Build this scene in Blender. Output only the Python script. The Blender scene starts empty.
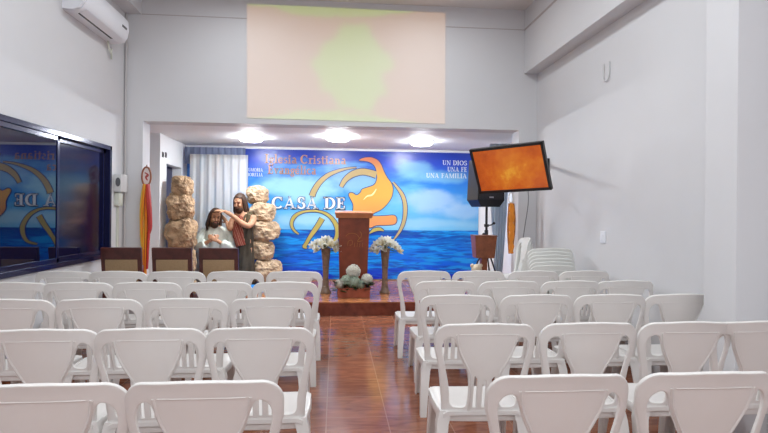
import bpy, bmesh, math, random
from math import sin, cos, pi, radians
from mathutils import Vector, Matrix, noise
import numpy as np
random.seed(7)
S = bpy.context.scene
C = S.collection

# ------------------------------------------------------------------ materials
MATS = {}
def mat(name, col, rough=.5, metal=0., var=0., scale=8., bump=0., bscale=40., ior=1.5, spec=None, emit=None, estr=0., coat=0., sss=0.):
    if name in MATS: return MATS[name]
    m = bpy.data.materials.new(name); m.use_nodes = True
    nt = m.node_tree; b = nt.nodes['Principled BSDF']
    b.inputs['Base Color'].default_value = (*col, 1); b.inputs['Roughness'].default_value = rough
    b.inputs['Metallic'].default_value = metal; b.inputs['IOR'].default_value = ior
    if spec is not None: b.inputs['Specular IOR Level'].default_value = spec
    if coat: b.inputs['Coat Weight'].default_value = coat
    tc = nt.nodes.new('ShaderNodeTexCoord')
    if var > 0:
        n = nt.nodes.new('ShaderNodeTexNoise'); n.inputs['Scale'].default_value = scale; n.inputs['Detail'].default_value = 4
        nt.links.new(tc.outputs['Object'], n.inputs['Vector'])
        r = nt.nodes.new('ShaderNodeValToRGB')
        r.color_ramp.elements[0].position = .3; r.color_ramp.elements[1].position = .7
        r.color_ramp.elements[0].color = (*[max(0, c*(1-var)) for c in col], 1)
        r.color_ramp.elements[1].color = (*[min(1, c*(1+var)) for c in col], 1)
        nt.links.new(n.outputs['Fac'], r.inputs['Fac']); nt.links.new(r.outputs['Color'], b.inputs['Base Color'])
    if bump > 0:
        n2 = nt.nodes.new('ShaderNodeTexNoise'); n2.inputs['Scale'].default_value = bscale; n2.inputs['Detail'].default_value = 5
        nt.links.new(tc.outputs['Object'], n2.inputs['Vector'])
        bp = nt.nodes.new('ShaderNodeBump'); bp.inputs['Strength'].default_value = bump; bp.inputs['Distance'].default_value = .01
        nt.links.new(n2.outputs['Fac'], bp.inputs['Height']); nt.links.new(bp.outputs['Normal'], b.inputs['Normal'])
    if emit:
        b.inputs['Emission Color'].default_value = (*emit, 1); b.inputs['Emission Strength'].default_value = estr
    MATS[name] = m
    return m

def ramp_node(nt, stops, fac):
    r = nt.nodes.new('ShaderNodeValToRGB')
    while len(r.color_ramp.elements) < len(stops): r.color_ramp.elements.new(.5)
    for e, (p, c) in zip(r.color_ramp.elements, stops): e.position = p; e.color = (*c, 1)
    nt.links.new(fac, r.inputs['Fac']); return r.outputs['Color']

def add_translucency(m, col, f):
    nt = m.node_tree; out = nt.nodes['Material Output']; b = nt.nodes['Principled BSDF']
    t = nt.nodes.new('ShaderNodeBsdfTranslucent'); t.inputs[0].default_value = (*col, 1)
    x = nt.nodes.new('ShaderNodeMixShader'); x.inputs[0].default_value = f
    nt.links.new(b.outputs[0], x.inputs[1]); nt.links.new(t.outputs[0], x.inputs[2]); nt.links.new(x.outputs[0], out.inputs['Surface'])
def tile_mat(name, ca, cb, grout, rough=.12):
    m = bpy.data.materials.new(name); m.use_nodes = True; nt = m.node_tree; b = nt.nodes['Principled BSDF']
    tc = nt.nodes.new('ShaderNodeTexCoord')
    mp = nt.nodes.new('ShaderNodeMapping'); mp.inputs['Location'].default_value = (.044+.41, -.0, 0)
    nt.links.new(tc.outputs['Object'], mp.inputs['Vector'])
    br = nt.nodes.new('ShaderNodeTexBrick'); br.offset = 0; br.inputs['Scale'].default_value = 1
    br.inputs['Brick Width'].default_value = .41; br.inputs['Row Height'].default_value = .41
    br.inputs['Mortar Size'].default_value = .0035; br.inputs['Mortar Smooth'].default_value = .2
    br.inputs['Color1'].default_value = (.85, .85, .85, 1); br.inputs['Color2'].default_value = (1.12, 1.12, 1.12, 1)
    br.inputs['Mortar'].default_value = (1, 1, 1, 1)
    nt.links.new(mp.outputs['Vector'], br.inputs['Vector'])
    n = nt.nodes.new('ShaderNodeTexNoise'); n.inputs['Scale'].default_value = 5; n.inputs['Detail'].default_value = 8; n.inputs['Distortion'].default_value = 1.2
    mp2 = nt.nodes.new('ShaderNodeMapping'); mp2.inputs['Scale'].default_value = (.8, 2.6, 1)
    nt.links.new(tc.outputs['Object'], mp2.inputs['Vector']); nt.links.new(mp2.outputs['Vector'], n.inputs['Vector'])
    col = ramp_node(nt, [(.32, ca), (.68, cb)], n.outputs['Fac'])
    mul = nt.nodes.new('ShaderNodeMix'); mul.data_type = 'RGBA'; mul.blend_type = 'MULTIPLY'; mul.inputs['Factor'].default_value = 1
    nt.links.new(col, mul.inputs[6]); nt.links.new(br.outputs['Color'], mul.inputs[7])
    mx = nt.nodes.new('ShaderNodeMix'); mx.data_type = 'RGBA'
    nt.links.new(br.outputs['Fac'], mx.inputs['Factor']); nt.links.new(mul.outputs[2], mx.inputs[6]); mx.inputs[7].default_value = (*grout, 1)
    nt.links.new(mx.outputs[2], b.inputs['Base Color']); b.inputs['Specular IOR Level'].default_value = .36
    b.inputs['Roughness'].default_value = rough
    bp = nt.nodes.new('ShaderNodeBump'); bp.inputs['Strength'].default_value = .08; bp.inputs['Distance'].default_value = .01
    n3 = nt.nodes.new('ShaderNodeTexNoise'); n3.inputs['Scale'].default_value = 9
    nt.links.new(tc.outputs['Object'], n3.inputs['Vector']); nt.links.new(n3.outputs['Fac'], bp.inputs['Height']); nt.links.new(bp.outputs['Normal'], b.inputs['Normal'])
    return m

WALL = mat('wall_paint', (.66, .655, .675), .55, var=.02, scale=1.2, bump=.05, bscale=60)
CEIL = mat('ceiling_paint', (.70, .67, .66), .7, var=.02, scale=1)
ACW = mat('alcove_paint', (.89, .90, .92), .55, var=.02, scale=1)
GLOW_S = 112
PLAST = mat('white_plastic', (.88, .855, .835), .33, var=.015, scale=6)
PLAST2 = mat('worn_white_plastic', (.86, .86, .83), .36, var=.02, scale=6)
add_translucency(PLAST, (.92, .88, .86), .30); add_translucency(PLAST2, (.82, .80, .76), .2)
FLOORM = tile_mat('floor_tile', (.19, .06, .034), (.33, .125, .068), (.36, .19, .12), .14)
STAGEM = tile_mat('stage_tile', (.28, .09, .03), (.54, .215, .08), (.52, .30, .15), .18)
RISER = mat('riser_tile', (.15, .035, .02), .2, var=.35, scale=9)
NAVY = mat('navy_aluminium', (.012, .014, .06), .18, metal=.3)
GLASS = mat('dark_tinted_glass', (.002, .004, .022), .015, ior=1.62)
GLASS2 = mat('dark_screened_glass', (.004, .005, .03), .12, ior=1.35)
BLACK = mat('black_plastic', (.012, .012, .014), .3)
MBLACK = mat('matt_black', (.015, .015, .018), .6)
GREYP = mat('grey_plastic', (.12, .12, .13), .4)
WHITEP = mat('appliance_white', (.82, .83, .88), .3)
CREAMP = mat('cream_plastic', (.62, .63, .55), .4)
DWOOD = mat('dark_wood', (.075, .018, .014), .3, var=.3, scale=14)
TAN = mat('tan_upholstery', (.33, .215, .115), .8, var=.08, scale=60, bump=.2, bscale=200)
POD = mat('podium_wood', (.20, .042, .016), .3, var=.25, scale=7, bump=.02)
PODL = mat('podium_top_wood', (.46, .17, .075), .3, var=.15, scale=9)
BOXW = mat('brown_wood', (.22, .07, .03), .35, var=.25, scale=12)
GOLDP = mat('carved_gold', (.40, .17, .035), .45)
STEEL = mat('steel', (.5, .5, .52), .3, metal=1)

# ------------------------------------------------------------------ mesh helpers
def setp(o, label=None, cat=None, group=None, kind=None):
    if label: o['label'] = label
    if cat: o['category'] = cat
    if group: o['group'] = group
    if kind: o['kind'] = kind
    return o
def obj(name, bm, m, parent=None, smooth=False, **k):
    me = bpy.data.meshes.new(name)
    bmesh.ops.recalc_face_normals(bm, faces=bm.faces[:]) if k.pop('recalc', True) else None
    bm.to_mesh(me); bm.free()
    for mm in (m if isinstance(m, list) else [m]): me.materials.append(mm)
    if smooth:
        for p in me.polygons: p.use_smooth = True
        if smooth != 'all':
            me.set_sharp_from_angle(angle=radians(40))
    o = bpy.data.objects.new(name, me); C.objects.link(o)
    if parent: o.parent = parent
    return setp(o, **k)
def empty(name, loc=(0, 0, 0), rz=0, **k):
    o = bpy.data.objects.new(name, None); C.objects.link(o); o.location = loc; o.rotation_euler = (0, 0, rz)
    o.empty_display_size = .05
    return setp(o, **k)
def B(): return bmesh.new()
def box(bm, a, b, bev=0., M=None):
    t = bmesh.new(); bmesh.ops.create_cube(t, size=1)
    for v in t.verts:
        v.co = Vector(((a[i]+b[i])/2+v.co[i]*(b[i]-a[i]) for i in range(3)))
    if bev > 0: bmesh.ops.bevel(t, geom=t.edges[:], offset=bev, segments=2, affect='EDGES', profile=.6)
    return merge(bm, t, M)
def merge(bm, t, M=None, mi=None):
    if M is not None: bmesh.ops.transform(t, matrix=M, verts=t.verts[:])
    if mi is not None:
        for f in t.faces: f.material_index = mi
    me = bpy.data.meshes.new('tmp'); t.to_mesh(me); t.free(); bm.from_mesh(me); bpy.data.meshes.remove(me)
    return bm
def cyl(bm, r1, r2, z0, z1, n=24, at=(0, 0), bev=0, M=None):
    t = bmesh.new(); bmesh.ops.create_cone(t, cap_ends=True, segments=n, radius1=r1, radius2=r2, depth=z1-z0)
    bmesh.ops.translate(t, vec=(at[0], at[1], (z0+z1)/2), verts=t.verts[:])
    return merge(bm, t, M)
def lathe(bm, prof, n=24, at=(0, 0, 0), M=None):
    t = bmesh.new(); rings = []
    for r, z in prof:
        rings.append([t.verts.new((at[0]+r*cos(2*pi*i/n), at[1]+r*sin(2*pi*i/n), at[2]+z)) for i in range(n)])
    for a, b in zip(rings, rings[1:]):
        for i in range(n): t.faces.new((a[i], a[(i+1) % n], b[(i+1) % n], b[i]))
    t.faces.new(rings[0][::-1]); t.faces.new(rings[-1])
    return merge(bm, t, M)
def tube(bm, pts, rad, n=10, flat=1., up=Vector((0, 0, 1)), caps=True, M=None):
    """swept tube through pts; rad number or list; flat = ratio second axis"""
    t = bmesh.new(); pts = [Vector(p) for p in pts]; rings = []
    R = rad if isinstance(rad, (list, tuple)) else [rad]*len(pts)
    prev = None
    for i, p in enumerate(pts):
        d = (pts[min(i+1, len(pts)-1)]-pts[max(i-1, 0)]).normalized()
        if prev is None:
            s = d.cross(up)
            if s.length < .1: s = d.cross(Vector((1, 0, 0)))
            s.normalize()
        else:
            s = (prev-d*prev.dot(d)).normalized()
        prev = s; u = s.cross(d).normalized()
        rings.append([t.verts.new(p+s*cos(2*pi*k/n)*R[i]+u*sin(2*pi*k/n)*R[i]*flat) for k in range(n)])
    for a, b in zip(rings, rings[1:]):
        for k in range(n): t.faces.new((a[k], a[(k+1) % n], b[(k+1) % n], b[k]))
    if caps: t.faces.new(rings[0][::-1]); t.faces.new(rings[-1])
    return merge(bm, t, M)
def loft(bm, secs, n=28, M=None):
    """secs: (cx, cy, z, rx, ry) ellipses"""
    t = bmesh.new(); rings = []
    for cx, cy, z, rx, ry in secs:
        rings.append([t.verts.new((cx+rx*cos(2*pi*k/n), cy+ry*sin(2*pi*k/n), z)) for k in range(n)])
    for a, b in zip(rings, rings[1:]):
        for k in range(n): t.faces.new((a[k], a[(k+1) % n], b[(k+1) % n], b[k]))
    t.faces.new(rings[0][::-1]); t.faces.new(rings[-1])
    return merge(bm, t, M)
def ball(bm, c, r, sub=2, M=None, scale=(1, 1, 1)):
    t = bmesh.new(); bmesh.ops.create_icosphere(t, subdivisions=sub, radius=1)
    for v in t.verts: v.co = Vector((c[i]+v.co[i]*r*scale[i] for i in range(3)))
    return merge(bm, t, M)
def prism(bm, pts, y0, y1, M=None, mi=None):
    """polygon in XZ extruded along Y"""
    t = bmesh.new(); a = [t.verts.new((x, y0, z)) for x, z in pts]; b = [t.verts.new((x, y1, z)) for x, z in pts]
    n = len(pts)
    from mathutils.geometry import tessellate_polygon
    if n > 4:
        for tri in tessellate_polygon([[Vector((x, z, 0)) for x, z in pts]]):
            t.faces.new([a[i] for i in tri][::-1]); t.faces.new([b[i] for i in tri])
    else:
        t.faces.new(a[::-1]); t.faces.new(b)
    for i in range(n): t.faces.new((a[i], a[(i+1) % n], b[(i+1) % n], b[i]))
    return merge(bm, t, M, mi)
def smoothpts(pts, k=6, closed=False):
    """Catmull-Rom"""
    P = [Vector(p) for p in pts]; out = []; n = len(P)
    rng = range(n if closed else n-1)
    for i in rng:
        p0 = P[(i-1) % n] if closed or i > 0 else P[0]; p1 = P[i]; p2 = P[(i+1) % n]; p3 = P[(i+2) % n] if closed or i+2 < n else P[-1]
        for j in range(k):
            t = j/k
            out.append(.5*((2*p1)+(-p0+p2)*t+(2*p0-5*p1+4*p2-p3)*t*t+(-p0+3*p1-3*p2+p3)*t**3))
    if not closed: out.append(P[-1])
    return out
def struct(name, bm, m, parent=None, smooth=False):
    o = obj(name, bm, m, parent, smooth)
    o['kind'] = 'structure'
    return o

# ------------------------------------------------------------------ the room
XL, XR, YF, ZC = -2.70, 2.75, 7.20, 4.19
ZS = 3.92
YB = -3.0
b = B(); box(b, (XL-.2, YB-.2, -.1), (XR+.4, 7.33, 0)); struct('floor', b, FLOORM)
b = B(); box(b, (XL-.2, YB-.2, ZC), (XR+.4, YF+.27, ZC+.12)); struct('ceiling', b, CEIL)
# left wall with window opening
WY0, WY1, WZ0, WZ1 = 4.06, 6.75, .83, 2.16
b = B()
box(b, (XL-.2, YB, 0), (XL, WY0, ZC)); box(b, (XL-.2, WY1, 0), (XL, YF, ZC))
box(b, (XL-.2, WY0, 0), (XL, WY1, WZ0)); box(b, (XL-.2, WY0, WZ1), (XL, WY1, ZC))
struct('wall_left', b, WALL)
b = B(); box(b, (XR, YB, 0), (XR+.2, YF, ZC)); struct('wall_right', b, WALL)
b = B(); box(b, (XL-.2, YB-.2, 0), (XR+.2, YB, ZC)); struct('wall_back', b, WALL)
# front wall with the wide alcove opening
OX0, OX1, OZ = -2.472, 2.499, 2.545
b = B()
box(b, (XL-.2, YF, 0), (OX0, YF+.27, ZC)); box(b, (OX1, YF, 0), (XR+.2, YF+.27, ZC)); box(b, (OX0, YF, OZ), (OX1, YF+.27, ZC))
struct('wall_front', b, WALL)
# side beam on right wall, cross beam on ceiling, column
b = B(); box(b, (2.565, YB, 3.32), (XR, YF, ZC)); struct('trim_1', b, WALL)
b = B(); box(b, (XL, YB, ZS), (-2.50, YF, ZC)); struct('trim_2', b, WALL)
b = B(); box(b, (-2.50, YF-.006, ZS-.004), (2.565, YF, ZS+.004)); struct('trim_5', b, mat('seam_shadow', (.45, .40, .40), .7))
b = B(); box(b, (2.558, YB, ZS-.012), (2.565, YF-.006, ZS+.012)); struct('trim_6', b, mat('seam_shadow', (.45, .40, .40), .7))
b = B(); box(b, (2.53, 3.20, 0), (XR, 3.50, 3.32), .003); struct('trim_3', b, WALL)
b = B(); box(b, (XL, WY1+.03, 0), (XL+.012, YF, .08)); box(b, (XL, YB, 0), (XL+.012, WY1+.03, .08)); struct('baseboard_left', b, RISER)
# alcove
AZ = 2.545
b = B(); box(b, (-3.6, 7.33, -.1), (3.1, 9.85, .18)); st = struct('floor_stage', b, STAGEM)
b = B(); box(b, (OX0, 7.322, 0), (OX1, 7.33, .168)); struct('trim_4', b, RISER)
b = B(); box(b, (-3.6, YF+.27, AZ), (3.1, 9.85, AZ+.1)); struct('ceiling_alcove', b, ACW)
b = B(); box(b, (-3.6, 9.72, .18), (3.1, 9.85, AZ)); struct('wall_alcove_back', b, ACW)
b = B(); box(b, (2.9, 7.47, .18), (3.1, 9.72, AZ)); struct('wall_alcove_right', b, ACW)
b = B()
box(b, (-2.85, 8.30, .18), (-2.60, 8.62, AZ)); box(b, (-2.85, 9.42, .18), (-2.60, 9.72, AZ)); box(b, (-2.85, 8.62, 2.12), (-2.60, 9.42, AZ))
struct('wall_alcove_left', b, ACW)
b = B(); box(b, (-3.6, 7.47, .18), (-3.45, 9.72, AZ)); struct('wall_passage', b, ACW)
b = B(); box(b, (-2.80, 8.62, .18), (-2.75, 9.42, 2.12)); box(b, (-2.75, 8.66, .3), (-2.742, 9.38, 1.1)); box(b, (-2.75, 8.66, 1.2), (-2.742, 9.38, 2.05))
d = struct('door_1', b, mat('door_blue', (.012, .016, .075), .35))
b = B(); ball(b, (-2.71, 8.70, 1.15), .03, 2); obj('door_handle', b, STEEL, d, True)
# window
w = B()
fr = .05
for a, c in (((XL-.12, WY0, WZ0), (XL+.03, WY1, WZ0+fr)), ((XL-.12, WY0, WZ1-fr), (XL+.03, WY1, WZ1)),
             ((XL-.12, WY0, WZ0), (XL+.03, WY0+fr, WZ1)), ((XL-.12, WY1-fr, WZ0), (XL+.03, WY1, WZ1))):
    box(w, a, c, .004)
win = struct('window_1', w, NAVY)
YM = 5.51
PANE_A = -.013   # turn added to the panes only to shift the banner's reflection sideways
for nm, y0, y1, x, g, lb in (('window_sash', WY0+fr, YM+.04, XL-.005, GLASS, 'nearer sliding sash with clear reflective pane'), ('window_sash', YM-.04, WY1-fr, XL-.045, GLASS2, 'farther sliding sash with dull dark pane')):
    s = B(); z0, z1 = WZ0+fr, WZ1-fr; q = .045
    for a, c in (((x-.015, y0, z0), (x+.02, y1, z0+q)), ((x-.015, y0, z1-q), (x+.02, y1, z1)), ((x-.015, y0, z0), (x+.02, y0+q, z1)), ((x-.015, y1-q, z0), (x+.02, y1, z1))):
        box(s, a, c, .003)
    so = obj(nm, s, NAVY, win, label=lb)
    p = B(); ym = (y0+y1)/2; box(p, (x-.003, y0+q-.005, z0+q-.005), (x+.003, y1-q+.005, z1-q+.005), 0, Matrix.Translation((x, ym, 0)) @ Matrix.Rotation(PANE_A, 4, 'Z') @ Matrix.Translation((-x, -ym, 0))); obj('pane', p, g, so)
b = B(); box(b, (XL-.16, WY0+.01, WZ0+.01), (XL-.13, WY1-.01, WZ1-.01)); obj('window_backing', b, MBLACK, win)

# ------------------------------------------------------------------ plastic chairs
def extruded2d(loops, thick, cutsu, cutsv, bev=.004):
    cu = bpy.data.curves.new('c', 'CURVE'); cu.dimensions = '2D'; cu.fill_mode = 'BOTH'; cu.extrude = thick/2-bev; cu.bevel_depth = bev; cu.bevel_resolution = 2
    for lp in loops:
        sp = cu.splines.new('POLY'); sp.points.add(len(lp)-1); sp.use_cyclic_u = True
        for q, p in zip(sp.points, lp): q.co = (p[0], p[1], 0, 1)
    o = bpy.data.objects.new('c', cu); C.objects.link(o)
    dg = bpy.context.evaluated_depsgraph_get(); me = bpy.data.meshes.new_from_object(o.evaluated_get(dg))
    t = bmesh.new(); t.from_mesh(me); bpy.data.objects.remove(o); bpy.data.meshes.remove(me); bpy.data.curves.remove(cu)
    bmesh.ops.remove_doubles(t, verts=t.verts[:], dist=.0002)
    for u in cutsu: bmesh.ops.bisect_plane(t, geom=t.verts[:]+t.edges[:]+t.faces[:], plane_co=(u, 0, 0), plane_no=(1, 0, 0))
    for v in cutsv: bmesh.ops.bisect_plane(t, geom=t.verts[:]+t.edges[:]+t.faces[:], plane_co=(0, v, 0), plane_no=(0, 1, 0))
    return t
def halfmirror(pts): return pts+[(-x, y) for x, y in reversed(pts)]
def V2(l): return [(p.x, p.y) for p in l]
def back_shape():
    right = [(.207, .315), (.214, .44), (.232, .60), (.255, .70)]
    right = V2(smoothpts([(x, y, 0) for x, y in right], 4))
    cx, cy, r = .183, .758, .074
    right += [(cx+r*cos(a)*1.0, cy+r*sin(a)) for a in [radians(q) for q in range(0, 91, 10)]]
    right += [(.11, .838), (.05, .843)]
    outer = halfmirror(right)
    op = [(.176, .40), (.184, .48), (.203, .58), (.221, .66), (.227, .71), (.220, .745), (.200, .768), (.180, .774), (.163, .762), (.150, .73), (.134, .68), (.108, .625), (.086, .58), (.078, .51), (.085, .40), (.13, .383)]
    o1 = V2(smoothpts([(x, y, 0) for x, y in op], 4, True)); o2 = [(-x, y) for x, y in o1]
    def slot(a, b, z0, z1a, z1b): return [(a, z0), (b, z0), (b, z1b), ((a+b)/2, (z1a+z1b)/2+.006), (a, z1a)]
    s = [slot(.034, .058, .385, .545, .565)]
    s += [[(-x, y) for x, y in q] for q in s]+[slot(-.012, .012, .385, .538, .538)]
    return [outer, o1, o2]+s
def ybend(u, v):
    k = max(0, (v-.35)/.49)
    return -.190-.125*k**1.15+.058*(abs(u)/.25)**2.0*(.3+.7*min(1, k))
def chair_proto(name, m, label):
    root = empty(name, label=label, cat='chair')
    t = extruded2d(back_shape(), .016, [i*.025 for i in range(-9, 10)], [.44, .5, .56, .62, .68, .74, .79])
    for v in t.verts:
        u, vv, w = v.co; v.co = (u, ybend(u, vv)+w, vv)
    # stiffening rim along the outer edge and a ridge at the panel
    edge = back_shape()[0]
    for i in range(0, 1): pass
    rim = [(x*.985, ybend(x, z)+.004, z-.003) for x, z in edge if z > .33]
    tube(t, rim, .0085, 6, 1.3)
    for s in (-1, 1):
        rib = [(s*.155, .785), (s*.140, .71), (s*.103, .63), (s*.078, .58), (s*.069, .50), (s*.077, .36)]
        tube(t, [(x, ybend(x, z)-.006, z) for x, z in V2(smoothpts([(x, z, 0) for x, z in rib], 4))], .006, 6, 1.2)
    tube(t, [(x, ybend(x, .785)-.008, .785+.004*cos(x*12)) for x in [i*.0235 for i in range(-6, 7)]], .003, 6)
    # crossbar at seat level
    tube(t, [(x, ybend(x, .362)+.004, .362) for x in [i*.028 for i in range(-7, 8)]], .018, 8, 1.6)
    obj('backrest', t, m, root, 'yes')
    # seat
    s = bmesh.new(); nu, nv = 18, 16; top = []; 
    def sp(i, j, dz=0):
        a = -1+2*i/nu; c = j/nv
        y = -.205+.445*c
        hw = .222+.02*c
        if c > .8: hw -= .05*((c-.8)/.2)**2.5
        if c < .1: hw -= .015*((.1-c)/.1)
        x = a*hw
        z = .368+.008*c-.012*(1-a*a)*(1-abs(2*c-1)**2)
        if c > .86: z -= .03*((c-.86)/.14)**2
        if abs(a) > .85: z -= .012*((abs(a)-.85)/.15)**2
        return Vector((x, y, z+dz))
    T = [[s.verts.new(sp(i, j)) for j in range(nv+1)] for i in range(nu+1)]
    L = [[s.verts.new(sp(i, j, -.022)*1) for j in range(nv+1)] for i in range(nu+1)]
    for i in range(nu):
        for j in range(nv):
            s.faces.new((T[i][j], T[i+1][j], T[i+1][j+1], T[i][j+1])); s.faces.new((L[i][j], L[i][j+1], L[i+1][j+1], L[i+1][j]))
    for i in range(nu):
        for j in (0, nv): s.faces.new((T[i][j], T[i+1][j], L[i+1][j], L[i][j]))
    for j in range(nv):
        for i in (0, nu): s.faces.new((T[i][j], T[i][j+1], L[i][j+1], L[i][j]))
    # skirt under the rim
    tube(s, [(-.218, -.165, .338), (-.230, 0, .343), (-.228, .14, .34), (-.19, .205, .332), (-.1, .222, .332), (.1, .222, .332), (.19, .205, .332), (.228, .14, .34), (.230, 0, .343), (.218, -.165, .338)], .014, 6, 2.2)
    obj('seat', s, m, root, 'yes')
    for sx in (-1, 1):
        for back in (0, 1):
            g = B()
            if back: P = [(sx*.205, ybend(.205, .36)+.005, .37), (sx*.222, -.185, .30), (sx*.232, -.215, .15), (sx*.238, -.245, 0.0)]; W = [.040, .038, .033, .027]
            else: P = [(sx*.190, .180, .36), (sx*.203, .200, .28), (sx*.213, .225, .15), (sx*.222, .242, 0.0)]; W = [.062, .050, .038, .027]
            # L-section leg
            P = [Vector(p) for p in P]
            rings = []
            for p, w_ in zip(P, W):
                d = .011; dirx = -sx; diry = (1 if back else -1)
                pts = [(0, 0), (dirx*w_*1.6, 0), (dirx*w_*1.6, diry*d), (dirx*d, diry*d), (dirx*d, diry*w_*1.7), (0, diry*w_*1.7)]
                rings.append([g.verts.new((p.x+sx*w_*.5+a, p.y-diry*w_*.6+c, p.z)) for a, c in pts])
            for r0, r1 in zip(rings, rings[1:]):
                for k in range(6): g.faces.new((r0[k], r0[(k+1) % 6], r1[(k+1) % 6], r1[k]))
            g.faces.new(rings[0]); g.faces.new(rings[-1][::-1])
            obj('leg', g, m, root)
    return root
def kids(o): return [c for c in bpy.data.objects if c.parent == o]
def dup(src, loc, rz, label, group, ch=None, rx=0):
    r = src.copy(); C.objects.link(r); r.location = loc; r.rotation_euler = (rx, 0, rz); r['label'] = label
    if group: r['group'] = group
    elif 'group' in r: del r['group']
    for k in ch:
        c = k.copy(); C.objects.link(c); c.parent = r
        for g in [g for g in bpy.data.objects if g.parent == k]:
            d_ = g.copy(); C.objects.link(d_); d_.parent = c
    return r
proto = chair_proto('plastic_chair', PLAST, '')
PK = kids(proto)
ords = ['first', 'second', 'third', 'fourth', 'fifth']
rows = {
 'L': [(1.80, [-.40, -.91], 'nearest row'), (2.62, [-.33, -.85, -1.34], 'second row'), (3.50, [-.38, -.90, -1.44, -1.95], 'middle row'),
       (4.30, [-.36, -.88, -1.41, -1.92, -2.40], 'fourth row'), (5.07, [-.35, -.88, -1.41, -1.92, -2.40], 'farthest row')],
 'R': [(1.80, [.785, 1.34], 'nearest row'), (2.66, [.77, 1.30, 1.83, 2.215], 'second row'), (3.60, [.84, 1.38, 1.91, 2.405], 'middle row'),
       (4.35, [.90, 1.43, 1.95, 2.47], 'fourth row'), (5.11, [.85, 1.38, 1.91, 2.44], 'farthest row')]}
rnd = random.Random(3)
used = False
for side, rr in rows.items():
    for y, xs, rn in rr:
        for i, x in enumerate(xs):
            n = len(xs)
            blk = 'left' if side == 'L' else 'right'
            if i == 0: lab = f'white plastic chair beside the aisle, {rn}, {blk} block'
            elif i == n-1 and n > 2: lab = f'white plastic chair at the {"window" if side == "L" else "wall"} end of the {rn}, {blk} block'
            elif n == 2: lab = f'white plastic chair second from the aisle, {rn}, {blk} block'
            else: lab = f'white plastic chair {ords[i]} from the aisle, {rn}, {blk} block'
            x += -.03-.008*i*(y > 3) if side == 'L' else .018+.012*i*(y > 2)
            x = min(2.475, max(-2.43, x))
            rz = radians(rnd.uniform(-1.6, 1.6)) + (radians(-1) if side == 'R' else radians(1))
            if side == 'R' and y < 2.7 and i == 3: rz = 0
            loc = (x, y+.305, 0)
            grp = f'white plastic chairs set in rows left of the aisle' if side == 'L' else 'white plastic chairs set in rows right of the aisle'
            if not used:
                proto.location = loc; proto.rotation_euler = (0, 0, rz); proto['label'] = lab; proto['group'] = grp; used = True
            else: dup(proto, loc, rz, lab, grp, PK)
# stacks by the right wall
p2 = chair_proto('plastic_chair', PLAST2, 'white plastic chair, bottom of the front stack by the right wall')
K2 = kids(p2)
p2['group'] = 'stacked white chairs, front stack'
p2.location = (2.39, 5.98, 0)
pos = ['bottom', 'second from bottom', 'third from bottom', 'fourth from bottom', 'fifth from bottom', 'topmost', 'seventh']
for k in range(1, 6):
    nm = 'topmost' if k == 5 else pos[k]
    dup(p2, (2.39, 5.98+.015*k, .036*k), 0, f'white plastic chair, {nm} of the front stack by the right wall', 'stacked white chairs, front stack', K2)
for k in range(8):
    nm = 'topmost' if k == 7 else ('bottom' if k == 0 else ords[k]+' from the bottom' if k < 5 else ['sixth', 'seventh'][k-5]+' from the bottom')
    dup(p2, (2.20-.010*k, 6.66, .036*k), radians(84), f'white plastic chair, {nm} of the sideways stack behind the other stack', 'stacked white chairs, sideways stack', K2)

# ------------------------------------------------------------------ wooden upholstered chairs
def wood_chair():
    r = empty('wooden_chair', cat='chair', label='')
    b = B()
    M = Matrix.Rotation(radians(8), 4, 'X')
    def T(a, c, bev=.006): box(b, a, c, bev, Matrix.Translation((0, -.2, .42)) @ M)
    T((-.22, -.02, 0), (-.175, .02, .55)); T((.175, -.02, 0), (.22, .02, .55)); T((-.22, -.022, .425), (.22, .022, .56)); T((-.19, -.018, .02), (.19, .018, .07))
    obj('back_frame', b, DWOOD, r)
    b = B(); box(b, (-.176, -.03, .07), (.176, .028, .425), .012, Matrix.Translation((0, -.2, .42)) @ M); obj('back_cushion', b, TAN, r, True)
    b = B(); box(b, (-.225, -.2, .36), (.225, .25, .415), .006); obj('seat_frame', b, DWOOD, r)
    b = B(); box(b, (-.215, -.17, .415), (.215, .245, .47), .02); obj('seat_cushion', b, TAN, r, True)
    for sx in (-1, 1):
        for y in (-.2, .225):
            b = B(); box(b, (sx*.205-.02, y-.02, 0), (sx*.205+.02, y+.02, .38 if y > 0 else .44), .004); obj('leg', b, DWOOD, r)
    return r
wc = wood_chair(); WK = kids(wc)
wl = [(-2.40, 'dark wooden chair with tan upholstered back, nearest the dark window'), (-1.845, 'dark wooden chair with tan upholstered back, middle of three'), (-1.325, 'dark wooden chair with tan upholstered back, in front of the praying figure')]
for i, (x, l) in enumerate(wl):
    if i == 0: wc.location = (x, 6.62, 0); wc['label'] = l; wc['group'] = 'dark wooden chairs in front of the stage'
    else: dup(wc, (x, 6.62, 0), 0, l, 'dark wooden chairs in front of the stage', WK)

# ------------------------------------------------------------------ downlights
GLOW = mat('lamp_glow', (1, 1, 1), .5, emit=(.93, .97, 1.0), estr=GLOW_S)
for i, (x, y, l) in enumerate(((-1.30, 8.48, 'round glowing ceiling lamp above the praying figures, left of three'), (.035, 8.2, 'round glowing ceiling lamp over the podium, middle of three'), (1.365, 8.52, 'round glowing ceiling lamp toward the speaker, right of three'))):
    e = empty('ceiling_lamp', (x, y, AZ), label=l, cat='lamp', group='round lamps on the stage ceiling')
    b = B(); lathe(b, [(.195, -.0), (.20, -.01), (.195, -.018), (.165, -.018)], 40); obj('lamp_rim', b, WHITEP, e, True)
    b = B(); lathe(b, [(.162, -.018), (.162, -.045), (.15, -.060), (.11, -.070), (.04, -.074)], 40); obj('diffuser', b, GLOW, e, True)

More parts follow.
